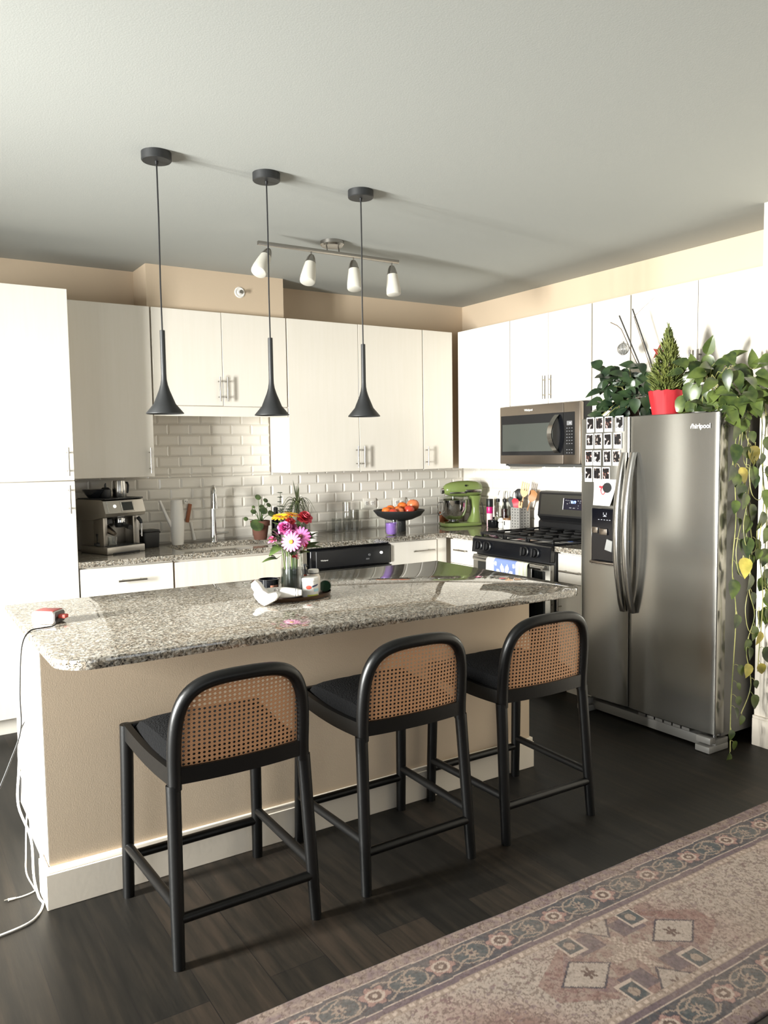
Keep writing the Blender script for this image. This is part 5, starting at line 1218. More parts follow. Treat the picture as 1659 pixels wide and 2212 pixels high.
for (x, y, z) in ((-.075, -.02, .262), (-.10, -.03, .185), (.10, .0, .252), (.04, .03, .285), (.025, .03, .27), (.05, .01, .27), (-.03, .03, .29), (.03, -.03, .198), (-.02, -.03, .195), (.085, .0, .215)):
    P0 = V((x*.3, y*.3, .02)); P1 = V((x*.45, y*.45, .17)); P2 = V((x*.8, y*.8, z-.03)); b2.tube([P0, P1, P2], .0017, 6)
    for k in range(3): b.leaf(P2, V((x*6+rs.uniform(-.5, .5), y*4-.2+rs.uniform(-.5, .5), .6+rs.uniform(-.4, .4))), (0, -.4, 1), rs.uniform(.04, .065), .024, .5, .25)
b.leaf((.06, -.01, .225), (.9, -.25, .42), (-.3, 0, 1), .085, .018, .55, .2, 'long'); b.leaf((-.06, -.02, .20), (-1, -.4, -.1), (0, -.4, 1), .06, .04, .5, .2)
obj('foliage', b, LFG, t); obj('stem', b2, STG, t)
# candle, bottles, tub, jar on the tray
t = thing('candle', 'black candle jar with a copper label on the tray', 'candle', (-2.706, -2.095, ZTR), .0)
obj('jar_body', B().lathe([(0, 0), (.036, 0), (.040, .004), (.0415, .07), (.0385, .07), (.037, .012), (0, .012)], (0, 0, 0), 32), BLACK_GLOSS, t)
obj('label_patch', B().lathe([(.0408, .008), (.0422, .048)], (0, 0, 0), 8, None, -1.85, -.95), mat('copper_label', (190, 132, 108), .5, var=.08), t)
obj('wax', B().lathe([(0, .05), (.0378, .05)][::-1], (0, 0, 0), 24), mat('dark_wax', (54, 48, 46), .5), t)
t = thing('supplement_bottle', 'white plastic bottle with white cap behind the white tub', 'bottle', (-2.520, -2.135, ZTR))
obj('bottle_body', B().lathe([(0, 0), (.026, 0), (.028, .003), (.028, .066), (.021, .078), (.019, .082), (0, .082)], (0, 0, 0), 26), mat('cream_plastic', (238, 226, 214), .35), t); obj('cap', B().lathe([(.022, .082), (.0225, .084), (.0225, .094), (.021, .097), (0, .098)], (0, 0, 0), 26), WHITE_PL, t); obj('cap_ring', B().lathe([(.0215, .080), (.0228, .0805), (.0228, .083), (.0215, .0835)], (0, 0, 0), 26), BLACK_PLASTIC, t)
t = thing('supplement_tub', 'white tub with red oval and blue printed label on the tray edge', 'tub', (-2.575, -2.205, ZTR))
obj('tub_body', B().lathe([(0, 0), (.034, 0), (.036, .003), (.036, .062), (0, .062)], (0, 0, 0), 30), WHITE_PL, t); obj('lid', B().lathe([(.036, .062), (.0375, .064), (.0375, .075), (.036, .077), (.031, .078), (0, .077)], (0, 0, 0), 30), WHITE_PL, t)
def wrap(b, a0, a1, z0, z1, r=.0364, n=10, cut=0): b.sheet(lambda u, v: V((r*math.cos(a0+(a1-a0)*u), r*math.sin(a0+(a1-a0)*u), z0+(z1-z0)*v+cut*u)), n, 1); return b
b = B(); b.mi = 0; wrap(b, -1.75, -.95, .040, .047, cut=.006); b.mi = 1; wrap(b, -1.55, -.75, .022, .034, .0363); b.mi = 2; wrap(b, -2.3, -.9, .004, .011); obj('printed_label', b, [mat('navy_print', (60, 64, 100), .5), mat('aqua_print', (176, 214, 226), .5), mat('lime_print', (206, 208, 96), .5)], t)
b = B(); b.sheet(lambda u, v: V((.0366*math.cos(-2.15+.32*(v*math.cos(2*PI*u))), .0366*math.sin(-2.15+.32*(v*math.cos(2*PI*u))), .041+.008*v*math.sin(2*PI*u))), 20, 2, True); obj('logo_oval', b, mat('label_red', (206, 84, 66), .5), t)
t = thing('pump_bottle', 'small amber bottle with black pump behind the vase', 'bottle', (-2.533, -2.075, ZTR))
obj('bottle_body', B().lathe([(0, 0), (.022, 0), (.024, .004), (.024, .055), (.014, .068), (.011, .072), (0, .072)], (0, 0, 0), 24), mat('amber_glass', (70, 26, 14), .08), t); obj('pump', B().lathe([(.012, .070), (.015, .072), (.015, .088), (.008, .092), (.005, .104), (.012, .106), (.012, .114), (0, .115)], (0, 0, 0), 16).tube([(0, 0, .11), (.0, -.02, .11), (0, -.028, .106)], .004, 8), BLACK_PLASTIC, t)
t = thing('glass_jar', 'clear glass jar of dark green contents lying at the tray edge', 'jar', (-2.483, -2.165, ZTR+.026), .9)
Mj = V((-.55, -.84, .18)).normalized().to_track_quat('Z', 'Y').to_matrix()
obj('jar_glass', B().lathe([(0, -.05), (.022, -.05), (.026, -.045), (.026, 0), (.0245, 0), (.024, -.044), (0, -.047)], (0, 0, 0), 26, Matrix.Rotation(-.9, 3, 'Z') @ Mj), GLASS, t); obj('contents', B().lathe([(0, -.046), (.0235, -.043), (.0235, -.006), (0, -.005)], (0, 0, 0), 26, Matrix.Rotation(-.9, 3, 'Z') @ Mj), mat('dark_green_gel', (12, 52, 34), .15), t)
# white handheld steamer lying in front of the tray
t = thing('garment_steamer', 'white handheld gadget with a folded head lying in front of the tray', 'gadget', (-2.775, -2.275, ZK), 0)
e1 = V((.842, -.539, 0)); e2 = V((.539, .842, 0))   # along and away
def P_(a, w, z): return e1*a + e2*w + V((0, 0, z))
b = B(); n = 18; R_ = []
for i in range(n+1):
    q = i/n; a = -.055+.165*q; r = .0235*max(.02, math.sin(PI*(.06+.86*q)))**.45
    R_.append([b._v(P_(a, .045-.01*q+math.cos(th)*r*1.2, .044-.002*q+math.sin(th)*r*.9)) for th in [2*PI*k/18 for k in range(18)]])
for A, C in zip(R_, R_[1:]):
    for k in range(18): b._f([A[k], A[(k+1) % 18], C[(k+1) % 18], C[k]])
b._f(R_[0][::-1]); b._f(R_[-1]); bmesh.ops.recalc_face_normals(b.bm, faces=b.bm.faces); obj('handle_body', b, WHITE_PL, t, sharp=60)
OUT = [(549, 1262), (557, 1255), (567, 1262), (575, 1275), (584, 1283), (600, 1280), (608, 1287), (601, 1297), (588, 1304), (575, 1309), (564, 1302), (556, 1292), (553, 1285), (555, 1279), (549, 1270)]
OUT = [((x-593)/533, (1309.5-y)/533) for x, y in OUT]
b = B().prism(OUT, lambda u, v, d: P_(u+.003, d, v), -.030, .022, .009, 3); obj('folded_head', b, WHITE_PL, t, sharp=60)
b = B().prism([((x-593)/533, (1309.5-y)/533) for x, y in ((579, 1301), (590, 1287), (604, 1285), (604, 1290), (598, 1297), (588, 1302))], lambda u, v, d: P_(u+.003, d, v), -.0312, -.027, .0005, 1); obj('nozzle_face', b, mat('beige_nozzle_shade', (186, 166, 148), .4), t)  # shading of the inner face, put into the colour as beige
b = B(); b.cyl(P_(.012, .020, .055), P_(.012, .012, .055), .009, n=14); obj('button', b, mat('pale_grey_button', (150, 146, 140), .4), t)
b = B(); b.tube([P_(.088, .036+.0262*math.cos(k*PI/8), .0425+.0185*math.sin(k*PI/8)) for k in range(16)], .0009, 5, closed=True); obj('seam_ring', b, BLACK_PLASTIC, t)
for o in COL.objects:    # settle the tray and what stands on it a little nearer the stools
    if o.parent is None and -2.85 < o.location.x < -2.4 and -2.32 < o.location.y < -1.98 and .9 < o.location.z < 1.3 and o.get('category') not in ('gadget', 'worktop'): o.location += V((-.072, -.145, 0))
t.location += V((-.055, -.115, 0))
# power brick with red top and its cable over the island edge
t = thing('power_adapter', 'red and white power adapter with vent slots on the island corner', 'adapter', (-3.622, -2.205, ZK), -.72)
BRK = mat('adapter_white', (238, 232, 226), .35); REDM = mat('adapter_red', (170, 64, 62), .4)
b = B().prism(rounded_rect(-.043, .043, 0, .046, (.012,)*4, 5), lambda u, v, d: V((u, d, v)), -.036, .036, .004); obj('case', b, BRK, t)
b = B().box(-.036, .038, -.030, .032, .0455, .0475, .002); obj('top_panel', b, REDM, t)
b = B()
for k in range(7):
    for r in range(2): x = -.030+.0072*k; b.prism([(x, .012+.011*r), (x+.003, .012+.011*r), (x+.006, .021+.011*r), (x+.003, .021+.011*r)], lambda u, v, d: V((u, d, v)), -.0368, -.0358)
obj('vent_slots', b, REDM, t)
b = B().prism(rounded_rect(-.033, .033, .003, .043, (.010,)*4, 5), lambda u, v, d: V((d, u, v)), .0425, .0455, .001); obj('socket_face', b, mat('adapter_grey', (96, 92, 92), .4), t)
b = B().box(.043, .072, -.012, .014, .018, .032, .004); obj('plug', b, mat('plug_red', (196, 74, 66), .4), t)
b = B().cyl((.0455, -.02, .02), (.0475, -.02, .02), .006, n=12); obj('port', b, BLACK_PLASTIC, t)
def cable(name, label, pts, r, m, plug=None):
    P = [V(p) for p in pts]; S = []
    for i in range(len(P)-1):
        p0, p1, p2, p3 = P[max(0, i-1)], P[i], P[i+1], P[min(len(P)-1, i+2)]
        for k in range(6):
            s_ = k/6; S.append(.5*((2*p1)+(p2-p0)*s_+(2*p0-5*p1+4*p2-p3)*s_*s_+(3*p1-p0-3*p2+p3)*s_**3))
    S.append(P[-1]); t = thing(name, label, 'cable', P[-1]); loc = P[-1]
    obj('wire', B().tube(S, r, 8), m, t, world=loc)
    if plug:
        d = (P[-1]-P[-2]).normalized(); b = B(); b.tube([P[-1]-d*.002, P[-1]+d*.022], [r*1.5, r*2.1], 10); b.mi = 1; b.tube([P[-1]+d*.022, P[-1]+d*.034], [r*1.5, r*1.5], 8, flat=.5); obj('connector', b, [m, STEEL_LT], t, world=loc)
WHC = mat('white_cable', (226, 222, 214), .45); BKC = mat('black_cable', (16, 16, 17), .45)
cable('charging_cable', 'thin black cable running from the adapter over the island edge', [(-3.602, -2.25, ZK+.018), (-3.618, -2.29, ZK+.004), (-3.66, -2.305, ZK+.003), (-3.705, -2.33, ZK+.001), (-3.735, -2.36, .86), (-3.752, -2.40, .72), (-3.758, -2.42, .60), (-3.795, -2.42, .50), (-3.83, -2.42, .42)], .0027, BKC)
cable('charging_cable', 'short black cable looping beside the island end panel', [(-3.715, -2.30, .60), (-3.742, -2.32, .575), (-3.758, -2.33, .50), (-3.755, -2.34, .42), (-3.76, -2.34, .33)], .0027, BKC)
cable('extension_cable', 'thick white cable hanging down the island end onto the floor', [(-3.715, -2.33, .62), (-3.75, -2.36, .56), (-3.765, -2.38, .45), (-3.77, -2.37, .33), (-3.735, -2.36, .20), (-3.735, -2.385, .08), (-3.725, -2.40, .012), (-3.72, -2.45, .0052), (-3.765, -2.53, .0052), (-3.86, -2.56, .0052), (-3.98, -2.57, .0052)], .0038, WHC)
cable('charging_cable', 'thin white cable crossing the thick one beside the baseboard', [(-3.765, -2.38, .46), (-3.742, -2.395, .36), (-3.752, -2.40, .28), (-3.758, -2.40, .17), (-3.758, -2.39, .10), (-3.735, -2.352, .03), (-3.724, -2.345, .0034)], .0023, WHC)
cable('charging_cable', 'white cable lying on the floor with a metal connector end', [(-3.724, -2.335, .0035), (-3.74, -2.345, .0032), (-3.77, -2.352, .0032), (-3.792, -2.352, .004)], .0023, WHC, True)
# ------------------------------------------------------------------ plants on top of the refrigerator
ZF = 1.6695; rs = random.Random(21)
POTHOS_D = leafmat('dark_pothos_leaf', (26, 42, 28), (50, 68, 40), .35, 10); POTHOS = leafmat('pothos_leaf', (40, 54, 28), (86, 100, 46), .35, 12); VINE = leafmat('vine_stem', (110, 116, 62), (168, 164, 104), .5)
POTHOS_Y = leafmat('yellowing_leaf', (140, 134, 58), (190, 172, 84), .4)
toward = V((-.75, -.6, .25))
# dark pothos nearest the microwave
t = thing('potted_plant', 'dark green leafy plant on the refrigerator, nearest the microwave', 'plant', W(2.185, .52, ZF-.012))
obj('plant_pot', B().lathe([(0, 0), (.06, 0), (.063, .004), (.078, .11), (.08, .115), (.073, .115), (.071, .10), (0, .098)], (0, 0, 0), 30), mat('brown_nursery_pot', (92, 74, 60), .7, var=.15), t)
b = B(); b2 = B()
L = [(-.18, -.01, .12), (-.165, .02, .24), (-.19, -.03, .06), (-.15, -.05, .16), (-.12, -.06, .10), (-.135, .0, .20), (-.10, -.04, .235), (-.09, .0, .285), (-.06, -.05, .19), (-.055, .02, .265), (-.03, -.06, .13), (-.035, -.03, .24), (.0, -.05, .205), (.015, .02, .25), (.04, -.05, .17), (.06, -.02, .22), (-.16, -.06, .02), (-.12, -.08, .03), (-.07, -.08, .06), (-.02, -.085, .05), (.02, -.08, .09), (.075, -.06, .13), (-.115, .03, .31), (.09, .02, .19), (-.2, .0, .0), (-.09, -.09, -.0), (.05, -.08, .06), (-.05, -.02, .10), (.0, -.02, .12), (-.1, -.02, .06), (-.14, -.02, .28), (.03, -.03, .28)]
for i, (a, d, z) in enumerate(L):   # a: away from the room towards the microwave is negative
    p = V((d-.03, -a, z)); root = V((0, 0, .10)); mid = root.lerp(p, .6)+V((0, 0, .03)); b2.tube([root, mid, p], [.0026, .0022, .0017], 6)
    d_ = V((rs.uniform(-.8, .1), -a*2+rs.uniform(-.5, .5), rs.uniform(-.9, .35))); b.leaf(p, d_, toward+V((rs.uniform(-.4, .4), rs.uniform(-.4, .4), .5)), rs.uniform(.065, .10), rs.uniform(.045, .065), .35, .22)
    if i % 2 == 0: b.leaf(mid, V((rs.uniform(-1, .2), rs.uniform(-1, 1), rs.uniform(-.3, .6))), toward+V((0, 0, .6)), rs.uniform(.06, .085), .05, .4, .22)
for i in range(64):
    y, z = rs.uniform(-.17, .16), rs.uniform(.0, .33); x = rs.uniform(-.13, .02)
    if abs(y)/.21+abs(z-.15)/.25 > 1.25: continue
    b.leaf((x, y, z), (rs.uniform(-.8, .1), y*3+rs.uniform(-.7, .7), rs.uniform(-1, .4)), toward+V((rs.uniform(-.4, .4), rs.uniform(-.4, .4), .5)), rs.uniform(.07, .105), rs.uniform(.05, .072), .35, .22)
obj('foliage', b, POTHOS_D, t); obj('stem', b2, VINE, t)
# orchid: ribbed pot, strap leaves, two bare stakes
t = thing('orchid', 'bare orchid with two tall stakes in a ribbed pot behind the leafy plant', 'plant', W(2.275, .42, ZF-.012))
b = B(); n = 48; R_ = []
for r, z in ((.05, 0), (.06, .004), (.07, .125), (.073, .13), (.066, .13), (.064, .11)): R_.append([b._v((math.cos(2*PI*k/n)*r*(1+(.02 if k % 2 else 0)), math.sin(2*PI*k/n)*r*(1+(.02 if k % 2 else 0)), z)) for k in range(n)])
for A, C in zip(R_, R_[1:]):
    for k in range(n): b._f([A[k], A[(k+1) % n], C[(k+1) % n], C[k]])
b._f(R_[0][::-1]); b._f(R_[-1]); obj('plant_pot', b, mat('ribbed_grey_pot', (172, 164, 152), .6, var=.08), t)
b = B()
for (dy, dx, up_, L_, W_) in ((.9, -.5, .35, .20, .05), (-.7, -.6, .4, .20, .055), (.2, -.9, .5, .17, .05), (-.95, .0, .3, .18, .05)): b.leaf((0, 0, .11), (dx, dy, up_), (0, 0, 1), L_, W_, .55, .3, 'long')
obj('strap_leaves', b, POTHOS_D, t)
b = B(); b.tube([(-.03, -.01, .10), (-.04, .12, .37), (-.055, .225, .60)], .0042, 8); b.tube([(-.02, -.05, .10), (-.03, .03, .34), (-.05, .135, .625)], .0042, 8); obj('stake', b, mat('dark_stake', (40, 36, 32), .7), t)
b = B(); b.tube([(-.03, .0, .11), (-.045, .14, .38), (-.06, .205, .52), (-.06, .235, .545), (-.06, .285, .57)], .0024, 6); b.tube([(-.02, -.04, .11), (-.03, .04, .33), (-.05, .125, .58), (-.05, .06, .62), (-.05, -.02, .665)], [.0024, .0022, .002, .0012, .0009], 6); b.tube([(0, .02, .25), (-.01, -.02, .30), (-.01, -.06, .29), (-.015, -.09, .24)], .002, 6); obj('flower_spike', b, mat('dry_spike', (96, 78, 60), .7, var=.2), t)
# glass bauble hanging on the stake
t = thing('bauble', 'clear glass bauble hanging from the orchid stake', 'ornament', W(2.102, .50, 2.062))
obj('glass_ball', B().ball((0, 0, 0), .034, 26, 18), thin_glass('bauble_glass', (.75, .76, .78), .35, .03), t)
b = B()
for k in range(3): b.tube([V((.0335*math.cos(th)*math.cos(.9*k), .0335*math.cos(th)*math.sin(.9*k), .0335*math.sin(th))) for th in [2*PI*i/24 for i in range(24)]], .0016, 5, closed=True)
obj('silver_bands', b, CHROME, t); obj('hook_cap', B().lathe([(.008, .031), (.008, .04), (.003, .043), (0, .043)], (0, 0, 0), 12).tube([(0, 0, .042), (0, .004, .06), (0, -.02, .085)], .0011, 6), STEEL_LT, t)
# small conifer in red wrapped pot with a red star
t = thing('conifer', 'small cone-shaped conifer in a red wrapped pot on the refrigerator', 'plant', W(2.522, .645, ZF))
b = B(); n = 40; R_ = []
for z, r in ((0, .076), (.03, .080), (.07, .087), (.105, .094), (.122, .097), (.118, .088), (.09, .08)):
    R_.append([b._v((math.cos(2*PI*k/n)*r*(1+.035*math.sin(k*PI*2*9/n)*min(1, .3+z*8)), math.sin(2*PI*k/n)*r*(1+.035*math.sin(k*PI*2*9/n+z*20)*min(1, .3+z*8)), z+(.003*math.sin(k*1.9) if z > .1 else 0))) for k in range(n)])
for A, C in zip(R_, R_[1:]):
    for k in range(n): b._f([A[k], A[(k+1) % n], C[(k+1) % n], C[k]])
b._f(R_[0][::-1]); obj('red_wrap', b, mat('red_foil_paper', (158, 20, 30), .7, var=.15, vscale=9), t, sharp=25)
obj('soil', B().lathe([(.085, .095), (0, .10)], (0, 0, 0), 20), SOIL, t); obj('stem', B().tube([(0, 0, .09), (0, 0, .40)], [.008, .002], 8), mat('brown_stem', (92, 80, 58), .8), t)
b = B(); CON = leafmat('conifer_green', (72, 84, 36), (120, 126, 64), .6, 16)
for i in range(560):
    q = rs.random()**1.2; z = .10+.31*q; rr = (.125*(1-q)**.92+.004)*(1-.35*max(0, .18-q)/.18); th = i*2.399+rs.uniform(-.3, .3); k = rs.uniform(.35, 1)
    p = V((math.cos(th)*rr*k*.55, math.sin(th)*rr*k*.55, z-.01)); tip = V((math.cos(th)*rr*rs.uniform(.85, 1.12), math.sin(th)*rr*rs.uniform(.85, 1.12), z+rs.uniform(.03, .06)))
    d = tip-p; L_ = d.length; b.leaf(p, d, V((math.cos(th), math.sin(th), .6)), L_, .009, -.12, .5, 'long')
    for s_ in (-1, 1):
        sd = V((-math.sin(th), math.cos(th), 0))*s_*.55+d.normalized(); b.leaf(p+d*.45, sd, V((math.cos(th), math.sin(th), .6)), L_*.45, .006, 0, .4, 'long')
for k in range(14): b.leaf((0, 0, .38+.005*k), (rs.uniform(-.3, .3), rs.uniform(-.3, .3), 1), toward, .035, .005, 0, .4, 'long')
obj('foliage', b, CON, t)
t = thing('star_ornament', 'dark red star ornament beside the conifer tip', 'ornament', W(2.41, .58, 2.005))
b = B(); P = [(.042*(1 if k % 2 == 0 else .42)*math.sin(PI*k/5+.25), .042*(1 if k % 2 == 0 else .42)*math.cos(PI*k/5+.25)) for k in range(10)]
b.prism(P, lambda u, v, d: V((d, -u, v)), -.004, .004, .001); obj('star', b, mat('dark_red_lacquer', (128, 36, 38), .4), t)
obj('stick', B().tube([(.0, .0, -.03), (.02, .02, -.2), (.03, .03, -.325)], .0016, 6), WOODD, t)
# big pothos in round white pot, trailing down the refrigerator side
t = thing('trailing_plant', 'big pothos in a round white pot trailing down the refrigerator side', 'plant', W(2.69, .575, ZF))
obj('plant_pot', B().lathe([(0, 0), (.05, 0), (.06, .003), (.098, .05), (.104, .085), (.09, .13), (.072, .15), (.066, .15), (.084, .125), (.09, .09), (0, .085)], (0, 0, 0), 36), WHITE_CER, t)
obj('soil', B().lathe([(.082, .125), (0, .13)], (0, 0, 0), 20), SOIL, t)
def vine(b, P, r=.0024):
    S = []; P = [V(p) for p in P]
    for i in range(len(P)-1):
        p0, p1, p2, p3 = P[max(0, i-1)], P[i], P[i+1], P[min(len(P)-1, i+2)]
        for k in range(5): s_ = k/5; S.append(.5*((2*p1)+(p2-p0)*s_+(2*p0-5*p1+4*p2-p3)*s_*s_+(3*p1-p0-3*p2+p3)*s_**3))
    S.append(P[-1]); b.tube(S, r, 6); return S
b = B(); b2 = B(); by = B()
# crown leaves: local (towards cooker +y, towards room -x)
crown = [(.06, .12, .24), (.02, .10, .245), (-.03, -.02, .29), (-.06, .04, .255), (.09, .03, .15), (.10, -.0, .20), (.05, -.05, .21), (.02, -.06, .26), (-.02, -.08, .22), (-.06, -.08, .20), (-.09, -.05, .24), (-.12, -.02, .19), (-.12, -.09, .16), (-.15, -.04, .13), (-.09, -.10, .10), (-.05, -.12, .14), (.0, -.12, .15), (.05, -.11, .09), (.09, -.06, .06), (-.02, -.13, .06), (-.08, -.13, .04), (-.13, -.11, .05), (-.18, -.02, .22), (-.19, -.08, .10), (-.22, -.04, .17), (-.26, .02, .20), (-.24, -.08, .06), (-.16, -.12, .0), (-.20, -.1, -.02), (.03, -.10, .02), (.07, .02, .235), (-.20, .05, .12), (-.27, .05, .10), (-.3, .08, .14), (-.15, .06, .22)]
for i, (y, x, z) in enumerate(crown):
    p = V((x, y, z)); root = V((x*.25, max(-.06, y*.3), .135)); mid = root.lerp(p, .55)+V((0, 0, .035)); b2.tube([root, mid, p], [.0028, .0024, .0019], 6)
    b.leaf(p, V((rs.uniform(-.5, .1), y*2+rs.uniform(-.6, .3), rs.uniform(-1.0, .3))), toward+V((rs.uniform(-.4, .3), rs.uniform(-.4, .4), .45)), rs.uniform(.085, .125), rs.uniform(.055, .075), .35, .2)
for i in range(70):
    y, z, x = rs.uniform(-.33, .09), rs.uniform(.0, .29), rs.uniform(-.14, .05)
    if ((y+.11)/.23)**2+((z-.15)/.155)**2 > 1.1 or (y > -.05 and z < .17) or (abs(y+.06) < .03 and .08 < z < .16): continue
    b.leaf((x, y, z), (rs.uniform(-.5, .1), (y+.1)*3+rs.uniform(-.6, .3), rs.uniform(-1.1, .3)), toward+V((rs.uniform(-.4, .3), rs.uniform(-.4, .4), .45)), rs.uniform(.075, .11), rs.uniform(.048, .07), .35, .22)
b.leaf((-.01, .06, .22), (0, .2, 1), toward, .09, .055, .1, .25); b.leaf((.03, .10, .15), (-.3, .9, .1), (-.5, 0, .8), .09, .05, .3, .2); b.leaf((-.03, -.03, .29), (-.2, -.5, .9), toward, .10, .06, .1, .35); b.leaf((.02, -.25, .20), (0, .1, 1), toward, .10, .05, .1, .25)
# trailing stems down the side of the refrigerator (side faces -y at local y about -.18)
F = V(t.location)
def G(x, y, z): return V((x, y, z))-F
vines = [
 [(-.60, -2.78, 1.80), (-.625, -2.92, 1.70), (-.633, -2.93, 1.576), (-.671, -2.93, 1.379), (-.657, -2.93, 1.157), (-.679, -2.93, .914), (-.644, -2.93, .708), (-.655, -2.93, .482), (-.669, -2.93, .302), (-.68, -2.935, .17), (-.70, -2.95, .03)],
 [(-.57, -2.80, 1.80), (-.60, -2.94, 1.70), (-.627, -2.95, 1.575), (-.556, -2.95, 1.421), (-.598, -2.95, 1.244), (-.554, -2.95, 1.018), (-.573, -2.95, .816), (-.523, -2.95, .674), (-.586, -2.95, .522), (-.542, -2.95, .331), (-.61, -2.945, .20)],
 [(-.53, -2.82, 1.80), (-.53, -2.96, 1.68), (-.541, -2.98, 1.465), (-.514, -2.98, 1.242), (-.544, -2.98, 1.02), (-.505, -2.98, .768), (-.527, -2.98, .519), (-.52, -2.97, .40)],
 [(-.52, -2.83, 1.80), (-.50, -2.965, 1.70), (-.52, -2.975, 1.40), (-.48, -2.975, 1.15), (-.50, -2.98, .92), (-.48, -2.985, .74)],
 [(-.62, -2.78, 1.80), (-.66, -2.925, 1.66), (-.68, -2.93, 1.48), (-.70, -2.93, 1.38)],
 [(-.55, -2.82, 1.80), (-.59, -2.94, 1.62), (-.60, -2.945, 1.48), (-.62, -2.95, 1.30), (-.60, -2.95, 1.1), (-.63, -2.95, .95)],
 [(-.50, -2.9, 1.78), (-.475, -3.0, 1.58), (-.48, -3.02, 1.45), (-.47, -3.03, 1.30)]]
for vi, P in enumerate(vines):
    S = vine(b2, [G(*p) for p in P]); 
    for i in range(6, len(S), 2 if vi < 4 else 3):
        p = S[i]; zz = p.z+F.z
        if rs.random() < (.25 if zz < .5 else .10): continue
        s_ = 1 if rs.random() < .5 else -1; d = V((s_*rs.uniform(.3, .9), rs.uniform(-.8, -.15), rs.uniform(-1, .15))); q = p+d*.022; b2.tube([p, p.lerp(q, .5)+V((0, 0, .006)), q], .0013, 5)
        L_ = rs.uniform(.055, .10)*(.8 if zz < .4 else 1); tgt = by if rs.random() < .07 else b; tgt.leaf(q, V((d.x*.5, d.y*.4, -.8)), V((-.35, -1, .3))+V((rs.uniform(-.5, .5), 0, rs.uniform(-.4, .4))), L_, L_*rs.uniform(.6, .78), .3, .22)
for p in [(-.45, -3.0, 1.66), (-.46, -3.04, 1.60), (-.455, -3.02, 1.52), (-.45, -3.05, 1.42), (-.455, -3.0, 1.28), (-.46, -3.04, 1.22), (-.45, -2.99, 1.12), (-.455, -3.03, 1.05), (-.46, -2.98, .86), (-.47, -3.0, .78), (-.46, -2.99, .72)]:
    q = G(p[0]-.02, p[1], p[2]); b.leaf(q, (rs.uniform(-.3, .1), rs.uniform(-.6, .6), -.7), (-.8, -.6, .3), rs.uniform(.07, .095), .06, .3, .22)
for (x0, y0, z0) in ((-.62, -2.95, 1.5), (-.57, -2.96, 1.35), (-.60, -2.955, 1.1), (-.58, -2.96, .7), (-.64, -2.945, .98)):   # loose looping tendrils
    vine(b2, [G(x0, y0, z0+.15), G(x0-.05, y0-.01, z0+.03), G(x0-.03, y0-.015, z0-.08), G(x0+.04, y0-.015, z0-.10), G(x0+.06, y0-.01, z0+.02)], .0018)
obj('foliage', b, POTHOS, t); obj('yellow_leaves', by, POTHOS_Y, t)['label'] = 'yellowing leaves'; obj('stem', b2, VINE, t)

# keep the leaves outside the refrigerator's body
bpy.context.view_layer.update()
for o in list(COL.objects):
    if o.type == 'MESH' and o.parent and o.name.split('.')[0] in ('foliage', 'yellow_leaves', 'stem', 'strap_leaves') and o.parent.name.split('.')[0] in ('potted_plant', 'trailing_plant', 'orchid', 'conifer'):
        off = V(o.parent.location)
        if off.z < 1.5: continue
        for v in o.data.vertices:
            w = v.co+off
            if -.765 < w.x < -.02 and -2.895 < w.y < -1.998 and w.z < 1.673:
                if w.z > 1.60 and w.y > -2.86: v.co.z = 1.6735-off.z
                elif w.y < -2.6: v.co.y = -2.897-off.y
                else: v.co.z = 1.6735-off.z
            if w.x > -.03 and w.y > -2.9: v.co.x = -.035-off.x
            elif w.x > -.318 and w.z > 1.73 and w.y > -2.9: v.co.x = -.322-off.x
            elif w.x > -.445 and w.y < -2.9: v.co.x = -.45-off.x
KEY, SIDE, REAR, EXPOSURE = 450, 54, 16, 0.0
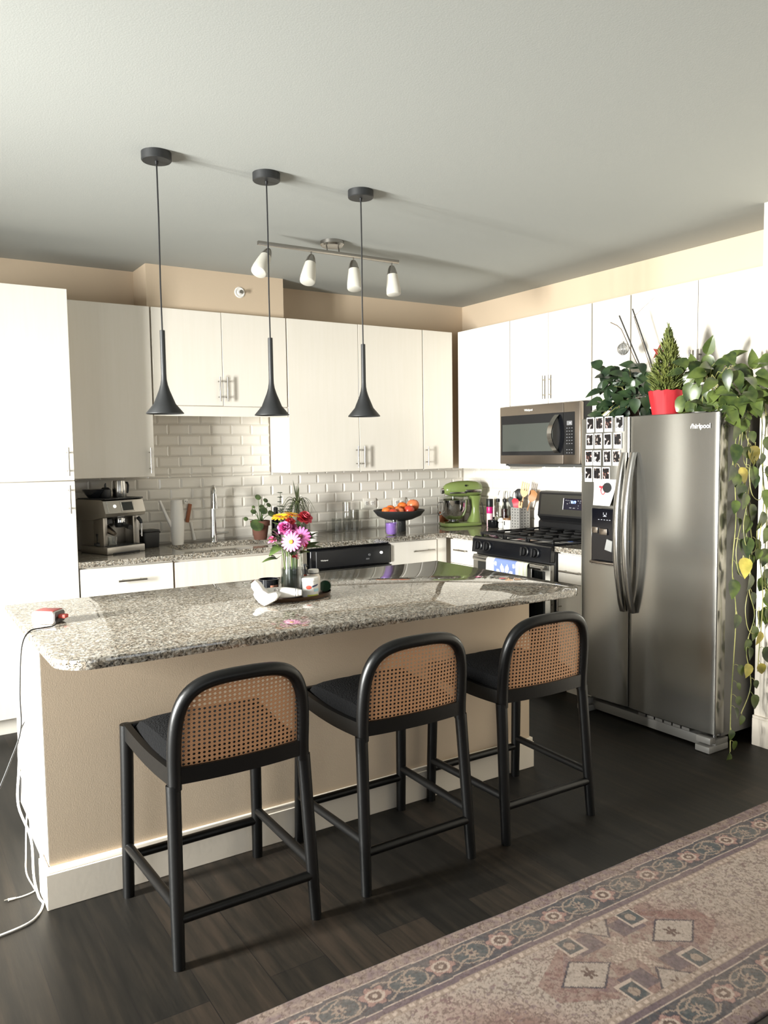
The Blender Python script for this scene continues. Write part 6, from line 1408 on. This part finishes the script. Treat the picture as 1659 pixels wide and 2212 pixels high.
# ------------------------------------------------------------------ light: daylight through the windows, plus added rear fill
def area(name, loc, rot, sx, sy, power, color, spread=PI):
    l = bpy.data.lights.new(name, 'AREA'); l.shape = 'RECTANGLE'; l.size = sx; l.size_y = sy; l.energy = power; l.color = color; l.spread = spread
    o = bpy.data.objects.new(name, l); COL.objects.link(o); o.location = loc; o.rotation_euler = rot; return o
# key window: low bright daylight from the window wall; the side one is dimmer sky, the rear lamps are added fill
area('daylight_key', (XL-T-.05, -2.62, 1.325), (PI/2-.12, 0, -PI/2), .60, 1.65, KEY, (1, .985, .96), 1.7)
area('daylight_side', (XL-T-.05, -4.9, 1.325), (PI/2, 0, -PI/2), 1.2, 1.65, SIDE, (1, 1, 1))
area('fill_rear', (-4.4, YR-T-.05, 1.375), (PI/2, 0, 0), 2.3, 1.65, REAR, (1, 1, 1))
area('fill_rear_side', (-1.95, YR-T-.05, 1.375), (PI/2, 0, 0), 1.4, 1.65, REAR*.6, (1, 1, 1))
w = bpy.data.worlds.new('sky'); scene.world = w; w.use_nodes = True
bg = w.node_tree.nodes['Background']; bg.inputs[0].default_value = (.75, .85, 1, 1); bg.inputs[1].default_value = 1.0

cam = bpy.data.cameras.new('camera'); co = bpy.data.objects.new('camera', cam); COL.objects.link(co)
cam.sensor_fit = 'VERTICAL'; cam.sensor_height = 36; cam.lens = 36*FPX/2212; cam.clip_start = .05
co.matrix_world = Matrix(((RT.x, UP.x, -FW.x, CAM.x), (RT.y, UP.y, -FW.y, CAM.y), (RT.z, UP.z, -FW.z, CAM.z), (0, 0, 0, 1)))
scene.camera = co
vs = scene.view_settings; vs.view_transform = 'Standard'; vs.look = 'None'; vs.gamma = 1; vs.use_curve_mapping = False; vs.exposure = EXPOSURE
scene.display_settings.display_device = 'sRGB'
cy = scene.cycles; cy.use_denoising = True; cy.max_bounces = 10; cy.diffuse_bounces = 5; cy.glossy_bounces = 5; cy.transmission_bounces = 8; cy.transparent_max_bounces = 8
cy.caustics_reflective = False; cy.caustics_refractive = False; cy.sample_clamp_indirect = 6
